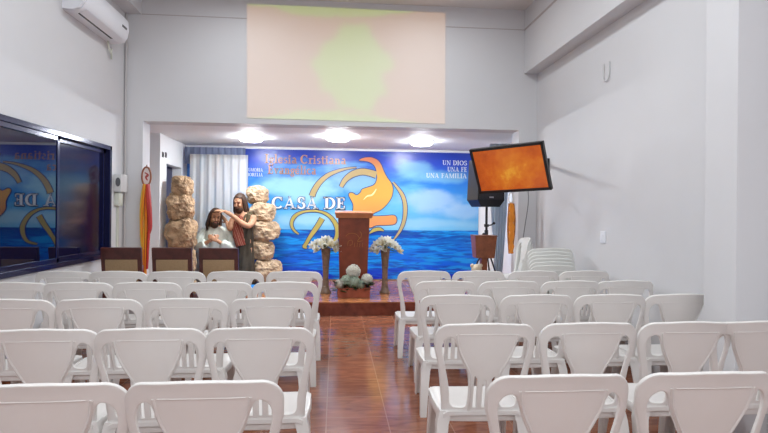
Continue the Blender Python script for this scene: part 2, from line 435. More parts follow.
# ------------------------------------------------------------------ banner
YBN = 9.70
def banner_mat():
    m = bpy.data.materials.new('printed_banner'); m.use_nodes = True; nt = m.node_tree; bs = nt.nodes['Principled BSDF']
    tc = nt.nodes.new('ShaderNodeTexCoord'); sx = nt.nodes.new('ShaderNodeSeparateXYZ'); nt.links.new(tc.outputs['Object'], sx.inputs[0])
    L = nt.links.new
    def math_(op, a, b_=None, c=None):
        n = nt.nodes.new('ShaderNodeMath'); n.operation = op
        for i, v in enumerate((a, b_, c)):
            if v is None: continue
            if isinstance(v, (int, float)): n.inputs[i].default_value = v
            else: L(v, n.inputs[i])
        return n.outputs[0]
    def noise_(scale, sc3, det=6, loc=(0, 0, 0), dist=0):
        mp = nt.nodes.new('ShaderNodeMapping'); mp.inputs['Scale'].default_value = sc3; mp.inputs['Location'].default_value = loc; L(tc.outputs['Object'], mp.inputs[0])
        n = nt.nodes.new('ShaderNodeTexNoise'); n.inputs['Scale'].default_value = scale; n.inputs['Detail'].default_value = det; n.inputs['Distortion'].default_value = dist; L(mp.outputs[0], n.inputs['Vector']); return n.outputs['Fac']
    def mix(f, a, b_):
        n = nt.nodes.new('ShaderNodeMix'); n.data_type = 'RGBA'
        L(f, n.inputs['Factor']) if not isinstance(f, (int, float)) else setattr(n.inputs['Factor'], 'default_value', f)
        for s, v in ((6, a), (7, b_)):
            if isinstance(v, tuple): n.inputs[s].default_value = (*v, 1)
            else: L(v, n.inputs[s])
        return n.outputs[2]
    def ss(v, a, b_):
        n = nt.nodes.new('ShaderNodeMapRange'); n.interpolation_type = 'SMOOTHSTEP'; n.inputs[1].default_value = a; n.inputs[2].default_value = b_; L(v, n.inputs[0]); return n.outputs[0]
    X, Z = sx.outputs['X'], sx.outputs['Z']
    def blob(cx, cz, rx, rz, soft=.5, nz=.55):
        dx = math_('MULTIPLY', math_('SUBTRACT', X, cx), 1/rx); dz = math_('MULTIPLY', math_('SUBTRACT', Z, cz), 1/rz)
        d = math_('SQRT', math_('ADD', math_('MULTIPLY', dx, dx), math_('MULTIPLY', dz, dz)))
        d = math_('ADD', d, math_('MULTIPLY', math_('SUBTRACT', nf, .5), nz*2))
        n = nt.nodes.new('ShaderNodeMapRange'); n.interpolation_type = 'SMOOTHSTEP'; n.inputs[1].default_value = 1; n.inputs[2].default_value = 1-soft; L(d, n.inputs[0]); return n.outputs[0]
    nf = noise_(2.2, (1, 1, 1.6), 7)
    zz = math_('MULTIPLY', math_('SUBTRACT', Z, 1.08), 1/1.42)
    sky = ramp_node(nt, [(0, (.18, .52, .84)), (.30, (.06, .36, .80)), (.62, (.025, .20, .72)), (.85, (.02, .07, .56)), (1, (.018, .05, .42))], zz)
    nstreak = noise_(1.6, (.7, 1, 2.4), 6, (3, 0, 1))
    sky = mix(math_('MULTIPLY', ss(nstreak, .50, .72), .75), sky, (.16, .50, .82))
    for (cx, cz, rx, rz, a, col) in ((-.55, 1.82, .95, .33, .85, (.36, .68, .84)), (-1.0, 2.35, .35, .25, .0, (.5, .4, .9)), (.35, 1.95, .7, .28, .6, (.36, .64, .84)), (1.75, 1.62, .9, .26, .8, (.38, .58, .84)), (2.3, 1.45, .6, .18, .6, (.42, .62, .86)), (1.45, 2.22, .42, .2, .75, (.20, .50, .72)), (1.9, 2.05, .6, .16, .7, (.22, .55, .80)), (-.3, 1.25, 1.6, .16, .75, (.38, .66, .86)), (1.5, 1.2, 1.4, .12, .6, (.34, .62, .85))):
        if a: sky = mix(math_('MULTIPLY', blob(cx, cz, rx, rz, .6), a), sky, col)
    # sea
    z2 = math_('MULTIPLY', math_('SUBTRACT', Z, .18), 1/.9)
    sea = ramp_node(nt, [(0, (.003, .02, .42)), (.12, (.003, .035, .60)), (.3, (.002, .12, .78)), (.6, (.002, .19, .78)), (.9, (.003, .10, .46)), (1, (.006, .07, .28))], z2)
    wv = noise_(2, (.7, 1, 5.0), 6, (0, 0, 0), .8)
    sea = mix(math_('MULTIPLY', ss(wv, .46, .60), .85), sea, (.008, .34, .88))
    wv2 = noise_(4, (.8, 1, 7), 5, (5, 0, 2), .5)
    sea = mix(math_('MULTIPLY', ss(wv2, .48, .62), .75), sea, (.004, .04, .42))
    col = mix(math_('GREATER_THAN', Z, 1.083), sea, sky)
    L(col, bs.inputs['Base Color']); bs.inputs['Roughness'].default_value = .30; bs.inputs['IOR'].default_value = 1.5
    return m
bn = B(); box(bn, (-2.58, YBN, .20), (2.62, YBN+.01, 2.50))
for k in range(1, 40): bmesh.ops.bisect_plane(bn, geom=bn.verts[:]+bn.edges[:]+bn.faces[:], plane_co=(-2.58+k*.13, 0, 0), plane_no=(1, 0, 0))
for v in bn.verts: v.co.y += .004*sin(v.co.x*5.3)*1
banner = obj('banner', bn, banner_mat(), smooth=True, label='wide printed sea and sky banner filling the stage back wall', cat='banner')
def ribbon2d(pts, ws, k=8):
    P = smoothpts([(x, z, 0) for x, z in pts], k); n = len(P)
    W = []
    for i in range(n):
        f = i/(n-1)*(len(ws)-1); a = int(min(f, len(ws)-2)); W.append(ws[a]+(ws[a+1]-ws[a])*(f-a))
    L_, R_ = [], []
    for i, p in enumerate(P):
        d = (P[min(i+1, n-1)]-P[max(i-1, 0)]).normalized(); nrm = Vector((-d.y, d.x, 0))
        q = p+nrm*W[i]; r = p-nrm*W[i]; L_.append((q.x, q.y)); R_.append((r.x, r.y))
    return L_, R_
def ribbon(bm, pts, ws, y0, y1, k=8):
    L_, R_ = ribbon2d(pts, ws, k)
    for i in range(len(L_)-1):
        prism(bm, [L_[i], L_[i+1], R_[i+1], R_[i]], y0, y1)
GOLD = mat('printed_gold', (.46, .37, .09), .3)
def grad_mat(name, z0, z1, lo, hi):
    m = bpy.data.materials.new(name); m.use_nodes = True; nt = m.node_tree; bs = nt.nodes['Principled BSDF']
    tc = nt.nodes.new('ShaderNodeTexCoord'); sx = nt.nodes.new('ShaderNodeSeparateXYZ'); nt.links.new(tc.outputs['Object'], sx.inputs[0])
    mr = nt.nodes.new('ShaderNodeMapRange'); mr.inputs[1].default_value = z0; mr.inputs[2].default_value = z1; nt.links.new(sx.outputs['Z'], mr.inputs[0])
    mid = tuple((a+c)/2 for a, c in zip(lo, hi))
    c = ramp_node(nt, [(0, lo), (.45, (.68, .38, .07)), (.75, hi), (1, (.68, .22, .12))], mr.outputs[0])
    nt.links.new(c, bs.inputs['Base Color']); bs.inputs['Roughness'].default_value = .3
    return m
BIRD = grad_mat('printed_orange_bird', 1.15, 2.38, (.70, .27, .10), (.66, .36, .06))
RING = mat('printed_ring', (.50, .38, .17), .3)
bird = [(0.419, 2.331), (0.481, 2.37), (0.572, 2.388), (0.668, 2.382), (0.764, 2.333), (0.824, 2.251), (0.867, 2.144), (0.931, 2.028), (1.003, 1.933), (1.037, 1.821), (1.01, 1.674), (0.927, 1.548), (0.823, 1.451), (0.707, 1.392), (0.66, 1.345), (0.741, 1.333), (0.908, 1.340), (1.067, 1.349), (1.11, 1.279), (1.077, 1.195), (0.91, 1.173), (0.743, 1.167), (0.618, 1.125), (0.471, 1.232), (0.333, 1.388), (0.323, 1.541), (0.247, 1.694), (0.263, 1.744), (0.313, 1.744), (0.384, 1.704), (0.454, 1.755), (0.486, 1.813), (0.602, 1.856), (0.702, 1.899), (0.747, 2.004), (0.737, 2.141), (0.698, 2.241), (0.606, 2.306), (0.489, 2.324)]
ye = YBN-.0085
SHADOW = mat('printed_navy_edge', (.02, .05, .22), .3)  # navy outline printed behind the banner's strokes and letters
b = B(); prism(b, V2(smoothpts([(x, z, 0) for x, z in bird], 3, True)), ye-.002, ye+.002)
dv = obj('dove_emblem', b, BIRD, banner)
BP = V2(smoothpts([(x, z, 0) for x, z in bird], 3, True)); nB = len(BP); big = []
area2 = sum(BP[i][0]*BP[(i+1) % nB][1]-BP[(i+1) % nB][0]*BP[i][1] for i in range(nB))
for i in range(nB):
    d_ = Vector((BP[(i+1) % nB][0]-BP[i-1][0], BP[(i+1) % nB][1]-BP[i-1][1])).normalized()*(1 if area2 > 0 else -1)
    big.append((BP[i][0]+d_.y*.014, BP[i][1]-d_.x*.014))
b = B(); prism(b, big, ye+.002, ye+.0045); obj('emblem_outline', b, SHADOW, dv)
b = B(); ribbon(b, [(0.509, 1.627), (0.571, 1.69), (0.654, 1.712), (0.703, 1.766), (0.736, 1.825)], [.004, .014, .014, .004], ye-.0045, ye-.002); obj('wing_line', b, mat('printed_pale_yellow', (.9, .78, .4), .3), dv)
def piece(nm, pts, ws, a, c, m, lab=None):
    b = B(); ribbon(b, pts, ws, a, c); q = obj(nm, b, m, banner, label=lab)
    b = B(); ribbon(b, pts, [w_+.013 for w_ in ws], ye-.001, ye+.0035); obj('stroke_outline', b, SHADOW, q)
piece('ring_arc', [(-0.411, 1.677), (-0.371, 1.781), (-0.278, 1.926), (-0.136, 2.052), (0.028, 2.129), (0.213, 2.182), (0.379, 2.202)], [.05, .045, .035, .02, .006], ye-.003, ye+.001, RING)
piece('ring_arc', [(0.101, 1.849), (0.174, 1.975), (0.297, 2.076), (0.462, 2.128), (0.608, 2.114), (0.734, 2.075)], [.03, .045, .055, .055, .06], ye-.0035, ye+.001, RING)
piece('ring_arc', [(1.037, 1.95), (1.147, 1.814), (1.228, 1.677), (1.264, 1.489), (1.245, 1.259), (1.171, 1.07), (1.059, 0.911)], [.012, .03, .035, .028, .01], ye-.003, ye+.001, RING)
piece('script_stroke', [(-0.638, 1.0), (-0.724, 1.073), (-0.766, 1.171), (-0.738, 1.282), (-0.653, 1.361), (-0.52, 1.407), (-0.348, 1.416), (-0.201, 1.386), (-0.077, 1.308), (0.011, 1.189), (0.049, 1.066), (0.026, 0.942), (-0.048, 0.842), (-.2, .80)], [.010, .022, .03, .018, .018, .03, .04, .03, .012], ye-.003, ye+.001, GOLD)
piece('script_stroke', [(-0.224, 1.287), (-0.297, 1.162), (-0.381, 1.038), (-0.454, 0.927), (-0.514, 0.815), (-0.543, 0.778), (-.49, .754)], [.045, .04, .03, .03, .012], ye-.0045, ye-.001, GOLD)
piece('script_stroke', [(.62, 1.02), (.70, 1.08), (.80, 1.10), (.88, 1.07)], [.008, .03, .03, .008], ye-.003, ye+.001, GOLD)

# serif capitals built from strokes
def glyph(ch, e=0.):
    P = []
    def rect(x0, y0, x1, y1): P.append([(x0-e, y0-e), (x1+e, y0-e), (x1+e, y1+e), (x0-e, y1+e)])
    def quad(*p): 
        cx = sum(q[0] for q in p)/4; 
        P.append([(x+(e*1.3 if x > cx else -e*1.3), y+(e if y > .5 else -e)) for x, y in p])
    def arc(cx, cy, rx, ry, a0, a1, wt, ws, n=18):
        for i in range(n):
            q = []
            for t, s in ((i, 1), (i+1, 1), (i+1, -1), (i, -1)):
                a = radians(a0+(a1-a0)*t/n); w_ = ws+(wt-ws)*abs(cos(a)); w_ = w_/2+e
                q.append((cx+(rx+s*w_)*cos(a), cy+(ry+s*w_)*sin(a)))
            P.append(q)
    if ch == 'C': arc(.44, .5, .36, .46, 42, 318, .17, .06); rect(.70, .70, .74, .95); W = .86
    elif ch == 'A':
        quad((.04, 0), (.11, 0), (.44, 1), (.38, 1)); quad((.58, 0), (.76, 0), (.46, 1), (.34, 1)); rect(.20, .28, .62, .34); rect(0, 0, .22, .045); rect(.50, 0, .86, .045); W = .90
    elif ch == 'S': 
        arc(.32, .74, .20, .23, 30, 250, .13, .06, 14); arc(.32, .27, .22, .24, -150, 80, .15, .07, 14); quad((.20, .60), (.12, .66), (.52, .36), (.44, .42)); rect(.50, .72, .54, .96); rect(.06, .04, .10, .28); W = .66
    elif ch == 'D': rect(.12, 0, .29, 1); rect(0, 0, .4, .045); rect(0, .955, .4, 1); arc(.36, .5, .40, .465, -90, 90, .17, .055, 18); W = .88
    elif ch == 'E': rect(.12, 0, .28, 1); rect(0, 0, .62, .05); rect(0, .95, .60, 1); rect(.28, .48, .48, .53); rect(.58, 0, .62, .26); rect(.56, .76, .60, 1); rect(.46, .38, .49, .63); W = .70
    elif ch == 'I': rect(.10, 0, .27, 1); rect(0, 0, .37, .045); rect(0, .955, .37, 1); W = .42
    elif ch == 'U': rect(.10, .25, .26, 1); rect(.62, .25, .68, 1); arc(.39, .27, .21, .22, 180, 360, .14, .06, 12); rect(0, .955, .36, 1); rect(.52, .955, .78, 1); W = .82
    elif ch == 'N': rect(.10, 0, .16, 1); rect(.68, 0, .74, 1); quad((.62, 0), (.74, 0), (.22, 1), (.06, 1)); rect(0, 0, .26, .045); rect(.58, .955, .84, 1); W = .88
    elif ch == 'O': arc(.44, .5, .36, .46, 0, 360, .17, .06, 24); W = .90
    elif ch == 'F': rect(.12, 0, .28, 1); rect(0, 0, .40, .05); rect(0, .95, .60, 1); rect(.28, .48, .48, .53); rect(.56, .76, .60, 1); rect(.46, .38, .49, .63); W = .64
    elif ch == 'L': rect(.12, 0, .28, 1); rect(0, 0, .62, .05); rect(0, .95, .40, 1); rect(.58, 0, .62, .26); W = .66
    elif ch == 'M': rect(.10, 0, .16, 1); rect(.82, 0, .97, 1); quad((.46, 0), (.54, 0), (.24, 1), (.08, 1)); quad((.46, 0), (.54, 0), (.92, 1), (.82, 1)); rect(0, 0, .26, .045); rect(.72, 0, 1.05, .045); W = 1.1
    elif ch == 'T': rect(.30, 0, .46, 1); rect(.18, 0, .58, .045); rect(0, .95, .76, 1); rect(0, .74, .04, 1); rect(.72, .74, .76, 1); W = .80
    elif ch == 'R': rect(.12, 0, .28, 1); rect(0, 0, .40, .045); rect(0, .95, .3, 1); arc(.30, .735, .26, .235, -90, 90, .15, .05, 12); quad((.60, 0), (.80, 0), (.46, .52), (.32, .52)); W = .80
    elif ch in 'eé': arc(.27, .32, .21, .29, 30, 330, .12, .05, 16); rect(.12, .31, .48, .36); W = .56
    elif ch == 'a': rect(.36, .05, .48, .48); arc(.27, .47, .15, .16, 0, 150, .10, .05, 8); arc(.24, .17, .15, .14, 0, 360, .11, .05, 14); rect(.48, .0, .56, .06); W = .60
    elif ch == 'c': arc(.27, .32, .21, .29, 45, 315, .12, .05, 14); W = .52
    elif ch == 's': arc(.21, .47, .13, .13, 30, 250, .09, .05, 8); arc(.22, .17, .14, .14, -150, 80, .10, .05, 8); quad((.13, .38), (.10, .44), (.34, .22), (.30, .27)); W = .44
    elif ch in 'il': rect(.10, 0, .22, .62 if ch == 'i' else 1); rect(0, 0, .32, .045); rect(.02, .58 if ch == 'i' else .955, .12, .62 if ch == 'i' else 1); W = .36
    elif ch == 'n': rect(.10, 0, .22, .62); rect(0, 0, .30, .045); rect(.02, .58, .12, .62); rect(.44, 0, .56, .42); arc(.35, .42, .15, .17, 0, 140, .11, .06, 8); rect(.36, 0, .64, .045); W = .68
    elif ch == 'r': rect(.10, 0, .22, .62); rect(0, 0, .32, .045); rect(.02, .58, .12, .62); arc(.34, .42, .13, .17, 40, 150, .09, .07, 8); W = .46
    elif ch == 't': rect(.12, .08, .24, .84); rect(0, .57, .38, .62); arc(.27, .13, .10, .12, 180, 320, .09, .06, 6); W = .42
    elif ch == 'g': arc(.25, .40, .16, .19, 0, 360, .11, .05, 14); arc(.24, -.10, .19, .14, 0, 360, .08, .06, 14); rect(.12, .05, .34, .14); rect(.36, .54, .52, .60); W = .54
    elif ch == 'v': quad((.24, 0), (.32, 0), (.20, .62), (.06, .62)); quad((.24, 0), (.30, 0), (.52, .62), (.44, .62)); rect(0, .58, .24, .62); rect(.40, .58, .58, .62); W = .60
    else: W = .30
    if ch == 'i': rect(.09, .76, .23, .90)
    if ch == 'é': quad((.22, .72), (.28, .70), (.44, .95), (.32, .95))
    return P, W
def serif_word(phrase, x0, x1, z0, h, ytop, m, e, parent, nm):
    tot = sum(glyph(c)[1]+.06 for c in phrase); sc = (x1-x0)/tot; x = x0
    for word in phrase.split(' '):
        b = B()
        for c in word:
            P, W = glyph(c, e)
            for poly in P: prism(b, [(x+px*sc, z0+pz*h) for px, pz in poly], ytop, ytop+.002)
            x += (W+.06)*sc
        x += (glyph(' ')[1]+.06)*sc
        obj(nm, b, m, parent)
WHT = mat('printed_white', (.80, .86, .92), .3)
serif_word('CASA DE', -1.11, .20, 1.455, .205, ye-.006, SHADOW, .065, banner, 'letter_outline')
serif_word('CASA DE', -1.11, .20, 1.455, .205, ye-.0095, WHT, .02, banner, 'white_lettering')
def text(body, x, z, size, m, nm, align='LEFT', width=None, off=0., y=None, parent=None, rot=(pi/2, 0, 0), loc=None, ext=.0015, **kw):
    cu = bpy.data.curves.new('t', 'FONT'); cu.body = body; cu.size = size; cu.align_x = align; cu.offset = off; cu.extrude = ext
    o = bpy.data.objects.new('t', cu); C.objects.link(o); bpy.context.view_layer.update()
    me = bpy.data.meshes.new_from_object(o.evaluated_get(bpy.context.evaluated_depsgraph_get()))
    bpy.data.objects.remove(o); t = bmesh.new(); t.from_mesh(me); bpy.data.meshes.remove(me)
    xs = [v.co.x for v in t.verts]; sx_ = 1
    if width: sx_ = width/(max(xs)-min(xs))
    bmesh.ops.scale(t, vec=(sx_, 1, 1), verts=t.verts[:])
    bmesh.ops.transform(t, matrix=Matrix.Rotation(pi/2, 4, 'X'), verts=t.verts[:])
    bmesh.ops.translate(t, vec=(x, ye-.004 if y is None else y, z), verts=t.verts[:])
    return obj(nm, t, m, parent, recalc=False, **kw)
COPPER = mat('printed_copper', (.55, .28, .17), .3)
serif_word('Iglesia Cristiana', -1.24, .20, 2.255, .155, ye-.006, COPPER, .018, banner, 'copper_lettering')
serif_word('Evangélica', -1.19, -.33, 2.065, .155, ye-.006, COPPER, .018, banner, 'copper_lettering')
for i, (s, wd) in enumerate((('UN DIOS', .46), ('UNA FE', .37), ('UNA FAMILIA', .76))):
    serif_word(s, 2.40-wd, 2.40, 2.275-.118*i, .085, ye-.006, WHT, .006, banner, 'white_lettering')
for i, (s, wd) in enumerate((('TUMORIA', .30), ('MORELIA', .30))):
    serif_word(s, -1.27-wd, -1.27, 2.10-.085*i, .06, ye-.006, WHT, .004, banner, 'white_lettering')

# ------------------------------------------------------------------ projected picture (pale wall patch lit by the projector)
P0 = Vector((0, -.5, 2.0))
b = B(); prism(b, [(-1.159, 2.619), (1.47, 2.605), (1.462, 4.108), (-1.176, 4.114)], 7.1925, 7.1995)
obj('projected_picture', b, mat('matt_screen_paint', (.64, .635, .645), .8), label='projected orange and lime picture high on the wall above the stage opening', cat='projection')
def projector():
    T = [(-1.159, 7.2, 2.619), (1.47, 7.2, 2.605), (1.462, 7.2, 4.108), (-1.176, 7.2, 4.114)]
    uv = [(0, 0), (1, 0), (1, 1), (0, 1)]
    A = []; rhs = []
    for t, (u, v_) in zip(T, uv):
        d = Vector(t)-P0; a, c = d.x/d.y, d.z/d.y
        A.append([a, c, 1, 0, 0, 0, -u*a, -u*c]); rhs.append(u)
        A.append([0, 0, 0, a, c, 1, -v_*a, -v_*c]); rhs.append(v_)
    h = np.linalg.solve(np.array(A), np.array(rhs)); h = list(map(float, h))+[1.]
    L = bpy.data.lights.new('projector_beam', 'SPOT'); L.spot_size = radians(50); L.spot_blend = 0; L.shadow_soft_size = .01; L.energy = PROJ_W
    o = bpy.data.objects.new('projector_beam', L); C.objects.link(o); o.location = P0
    o.rotation_euler = (Vector((.1, 7.2, 3.3))-P0).to_track_quat('-Z', 'Y').to_euler()
    L.use_nodes = True; nt = L.node_tree; em = [n for n in nt.nodes if n.type == 'EMISSION'][0]
    ge = nt.nodes.new('ShaderNodeNewGeometry')
    def dot(vec):
        # world direction (x, z, y) homogeneous
        n = nt.nodes.new('ShaderNodeVectorMath'); n.operation = 'DOT_PRODUCT'; nt.links.new(ge.outputs['Incoming'], n.inputs[0]); n.inputs[1].default_value = vec; return n.outputs['Value']
    def mth(op, a, c=None):
        n = nt.nodes.new('ShaderNodeMath'); n.operation = op
        for i, q in enumerate((a, c)):
            if q is None: continue
            if isinstance(q, (int, float)): n.inputs[i].default_value = q
            else: nt.links.new(q, n.inputs[i])
        return n.outputs[0]
    nu = dot((h[0], h[2], h[1])); nv = dot((h[3], h[5], h[4])); nw = dot((h[6], h[8], h[7]))
    u = mth('DIVIDE', nu, nw); v_ = mth('DIVIDE', nv, nw)
    m = mth('MULTIPLY', mth('MULTIPLY', mth('GREATER_THAN', u, 0), mth('LESS_THAN', u, 1)), mth('MULTIPLY', mth('GREATER_THAN', v_, 0), mth('LESS_THAN', v_, 1)))
    cb = nt.nodes.new('ShaderNodeCombineXYZ'); nt.links.new(mth('MULTIPLY', u, 1.8), cb.inputs[0]); nt.links.new(v_, cb.inputs[1])
    nz = nt.nodes.new('ShaderNodeTexNoise'); nz.inputs['Scale'].default_value = 3.2; nz.inputs['Detail'].default_value = 6; nt.links.new(cb.outputs[0], nz.inputs['Vector'])
    # centre blob and top / bottom bands of lime
    du = mth('MULTIPLY', mth('SUBTRACT', u, .53), 6.5); dv_ = mth('MULTIPLY', mth('SUBTRACT', v_, .48), 2.9)
    r = mth('SQRT', mth('ADD', mth('MULTIPLY', du, du), mth('MULTIPLY', dv_, dv_)))
    blob = mth('SUBTRACT', 1.25, r)
    band = mth('SUBTRACT', mth('MULTIPLY', mth('ABSOLUTE', mth('SUBTRACT', v_, .5)), 10), 3.9)
    band = mth('SUBTRACT', band, mth('MULTIPLY', mth('ABSOLUTE', mth('SUBTRACT', u, .42)), 2.2))
    s = mth('ADD', mth('MAXIMUM', blob, band), mth('MULTIPLY', mth('SUBTRACT', nz.outputs['Fac'], .5), 1.7))
    mr = nt.nodes.new('ShaderNodeMapRange'); mr.inputs[1].default_value = 0; mr.inputs[2].default_value = .22; nt.links.new(s, mr.inputs[0])
    mx = nt.nodes.new('ShaderNodeMix'); mx.data_type = 'RGBA'; nt.links.new(mr.outputs[0], mx.inputs['Factor'])
    mx.inputs[6].default_value = (1.0, .50, .17, 1); mx.inputs[7].default_value = (.80, 1.0, .02, 1)
    nt.links.new(mx.outputs[2], em.inputs['Color']); nt.links.new(m, em.inputs['Strength'])
PROJ_W = 760
projector()

# ------------------------------------------------------------------ air conditioner
ac = empty('air_conditioner', (XL, 0, 0), label='white split air conditioner high on the left wall above the window', cat='air conditioner')
AY0, AY1, AZ0 = 5.60, 6.72, 3.38
b = B(); prof = [(0, .0), (.10, -.005), (.17, .02), (.205, .075), (.22, .16), (.215, .27), (.19, .30), (0, .30)]
# extrude profile (x,z) along Y
prism(b, [(x, AZ0+z) for x, z in prof], AY0, AY1); bmesh.ops.bevel(b, geom=[e for e in b.edges if abs(e.verts[0].co.y-e.verts[1].co.y) < 1e-5 and len(e.link_faces) == 2 and abs(e.link_faces[0].normal.dot(e.link_faces[1].normal)) < .3], offset=.02, segments=3, affect='EDGES')
obj('body', b, WHITEP, ac, 'yes')
b = B(); box(b, (.098, AY0+.10, AZ0-.005), (.128, AY1-.22, AZ0+.004), .002, ); obj('air_outlet', b, MBLACK, ac)
b = B(); prism(b, [(.128, AZ0-.006), (.19, AZ0+.033), (.193, AZ0+.03), (.131, AZ0-.010)], AY0+.08, AY1-.12); obj('louver', b, WHITEP, ac)
b = B(); box(b, (.215, AY1-.20, AZ0+.15), (.224, AY1-.07, AZ0+.175), .001); obj('display', b, GREYP, ac)
for q, nm in ((0, 'end_cap'), (1, 'end_cap')):
    y = AY0 if q == 0 else AY1
    b = B(); prism(b, [(x*.98+.001, AZ0+.005+z*.97) for x, z in prof], y-.012, y+.012); obj(nm, b, WHITEP, ac)
b = B(); tube(b, [(-.0+.03, 6.60, 3.385), (.03, 6.62, 3.30), (.05, 6.66, 3.24), (.03, 6.70, 3.20), (.02, 6.72, 3.26), (.03, 6.70, 3.32)], .011, 8); obj('pipe', b, CREAMP, ac, True)
b = B(); tube(b, [(XL+.022, 7.175, 3.92), (XL+.022, 7.175, .1)], .012, 8); obj('conduit_pipe', b, mat('painted_conduit', (.55, .52, .52), .5), smooth=True, label='thin pipe running down the left front corner of the hall', cat='pipe')

# device on left wall
dvc = empty('wall_dispenser', (XL, 6.98, 1.62), label='white plastic box with grey oval screen on the left wall beside the window', cat='dispenser')
b = B(); box(b, (0, -.11, 0), (.09, .11, .22), .012); obj('housing', b, mat('housing_white', (.66, .66, .66), .35), dvc, True)
b = B(); prism(b, [(.085*0+.0+cos(a)*.028+.055, .12+sin(a)*.055) for a in [2*pi*i/20 for i in range(20)]], -.118, -.108); obj('screen', b, GREYP, dvc)
b = B(); box(b, (0, -.08, -.17), (.055, .06, -.005), .008); obj('lower_box', b, CREAMP, dvc, True)
b = B(); box(b, (0, -.02, -1.0), (.02, .02, -.17), .003); obj('cable_duct', b, CREAMP, dvc)
# switch + socket on right wall
b = B(); box(b, (XR-.012, 5.27, 1.11), (XR, 5.37, 1.23), .004); sw = obj('wall_switch', b, WHITEP, label='small white switch plate low on the right wall', cat='switch')
b = B(); box(b, (XR-.02, 5.30, 1.14), (XR-.012, 5.34, 1.20), .003); obj('rocker', b, WHITEP, sw)
b = B(); tube(b, smoothpts([(XR-.01, 5.22, 2.95), (XR-.012, 5.22, 2.80), (XR-.014, 5.27, 2.765), (XR-.012, 5.33, 2.80), (XR-.01, 5.33, 2.95)], 5), .006, 6); obj('wall_hook', b, mat('hook_white', (.6, .6, .6), .4), smooth=True, label='small white U-shaped bracket high on the right wall', cat='hook')
for i, (y, z, s) in enumerate(((8.42, 2.24, 'left'), (8.56, 2.25, 'right'))):
    b = B(); box(b, (-2.60, y-.035, z-.04), (-2.588, y+.035, z+.04), .004); p = obj('wall_socket', b, GREYP, label=f'small dark square socket above the blue doorway, {"nearer" if i == 0 else "farther"} of two', cat='socket')
    b = B(); box(b, (-2.589, y-.015, z-.02), (-2.584, y+.015, z+.02)); obj('insert', b, MBLACK, p)

# ------------------------------------------------------------------ podium
pod = empty('podium', (.285, 8.15, .18), label='reddish brown wooden podium with overhanging top at the middle of the stage', cat='podium')
b = B(); loft4 = [(-.225, -.02, .0), (.225, -.02, 0)]
t = bmesh.new()
def frustum(t, x0, x1, y0, y1, z0, X0, X1, Y0, Y1, z1):
    a = [t.verts.new(p) for p in ((x0, y0, z0), (x1, y0, z0), (x1, y1, z0), (x0, y1, z0))]; c = [t.verts.new(p) for p in ((X0, Y0, z1), (X1, Y0, z1), (X1, Y1, z1), (X0, Y1, z1))]
    t.faces.new(a[::-1]); t.faces.new(c)
    for i in range(4): t.faces.new((a[i], a[(i+1) % 4], c[(i+1) % 4], c[i]))
frustum(t, -.205, .205, 0, .34, .06, -.235, .235, -.03, .38, 1.13)
bmesh.ops.bevel(t, geom=t.edges[:], offset=.006, segments=2, affect='EDGES')
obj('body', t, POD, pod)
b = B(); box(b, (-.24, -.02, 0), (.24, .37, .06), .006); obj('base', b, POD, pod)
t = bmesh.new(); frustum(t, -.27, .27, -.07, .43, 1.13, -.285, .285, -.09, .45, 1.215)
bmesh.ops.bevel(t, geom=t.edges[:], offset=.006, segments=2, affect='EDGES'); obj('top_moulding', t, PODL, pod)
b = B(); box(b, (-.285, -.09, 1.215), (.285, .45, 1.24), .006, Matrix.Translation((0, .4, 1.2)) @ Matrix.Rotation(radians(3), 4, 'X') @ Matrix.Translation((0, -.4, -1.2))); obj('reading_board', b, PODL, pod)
b = B()
cx0 = .0
Mfix = Matrix.Translation((0, -.018, 0)) @ Matrix.Rotation(radians(1.6), 4, 'X')
def crv(pts, r): tube(b, [(x+.03, -.008, z) for x, z in V2(smoothpts([(x, z, 0) for x, z in pts], 5))], r, 6, .5)
crv([(-.15, .86), (-.10, .90), (-.02, .90), (.03, .87), (.06, .82)], .007)
crv([(.06, .93), (.085, .90), (.08, .85), (.05, .82), (.03, .78), (.10, .79)], .010)
crv([(-.12, .72), (-.11, .78), (-.06, .80), (-.05, .74), (-.09, .72)], .007)
for x in (-.02, .02, .06, .10): crv([(x, .70), (x+.005, .76)], .006)
obj('carved_crest', b, GOLDP, pod)
for v in bpy.data.objects['carved_crest'].data.vertices: v.co.y += -.012-.0*(v.co.z); v.co.y -= (v.co.z-.6)*.03-.012+.004

# ------------------------------------------------------------------ vases, bouquets, planter
VASE = mat('brown_vase', (.20, .13, .09), .35, var=.3, scale=20)
PETAL = mat('white_petals', (.82, .80, .74), .55)
PETALC = mat('cream_petals', (.78, .72, .55), .55)
PGREEN = mat('pale_green_petals', (.62, .70, .60), .55, var=.1, scale=30)
LEAF = mat('leaf_green', (.03, .10, .025), .45, var=.4, scale=20)
add_translucency(PETAL, (.9, .9, .85), .45); add_translucency(PETALC, (.9, .85, .7), .4); add_translucency(PGREEN, (.8, .9, .8), .3)
YEL = mat('yellow_centre', (.6, .42, .05), .5)
def petal(bm, M, l, w_, curl=.4, n=5):
    t = bmesh.new(); rows_ = []
    for i in range(n+1):
        f = i/n; wd = w_*sin(pi*min(.97, .12+f*.85))**.8; z = l*curl*f*f; 
        rows_.append([t.verts.new((s*wd/2, l*f, z+abs(s)*wd*.18)) for s in (-1, 0, 1)])
    for a, c in zip(rows_, rows_[1:]):
        for k in range(2): t.faces.new((a[k], a[k+1], c[k+1], c[k]))
    bmesh.ops.solidify(t, geom=t.faces[:], thickness=.0015)
    merge(bm, t, M)
def orient(p, d, spin=0):
    return Matrix.Translation(p) @ Vector(d).normalized().to_track_quat('Z', 'Y').to_matrix().to_4x4() @ Matrix.Rotation(spin, 4, 'Z')
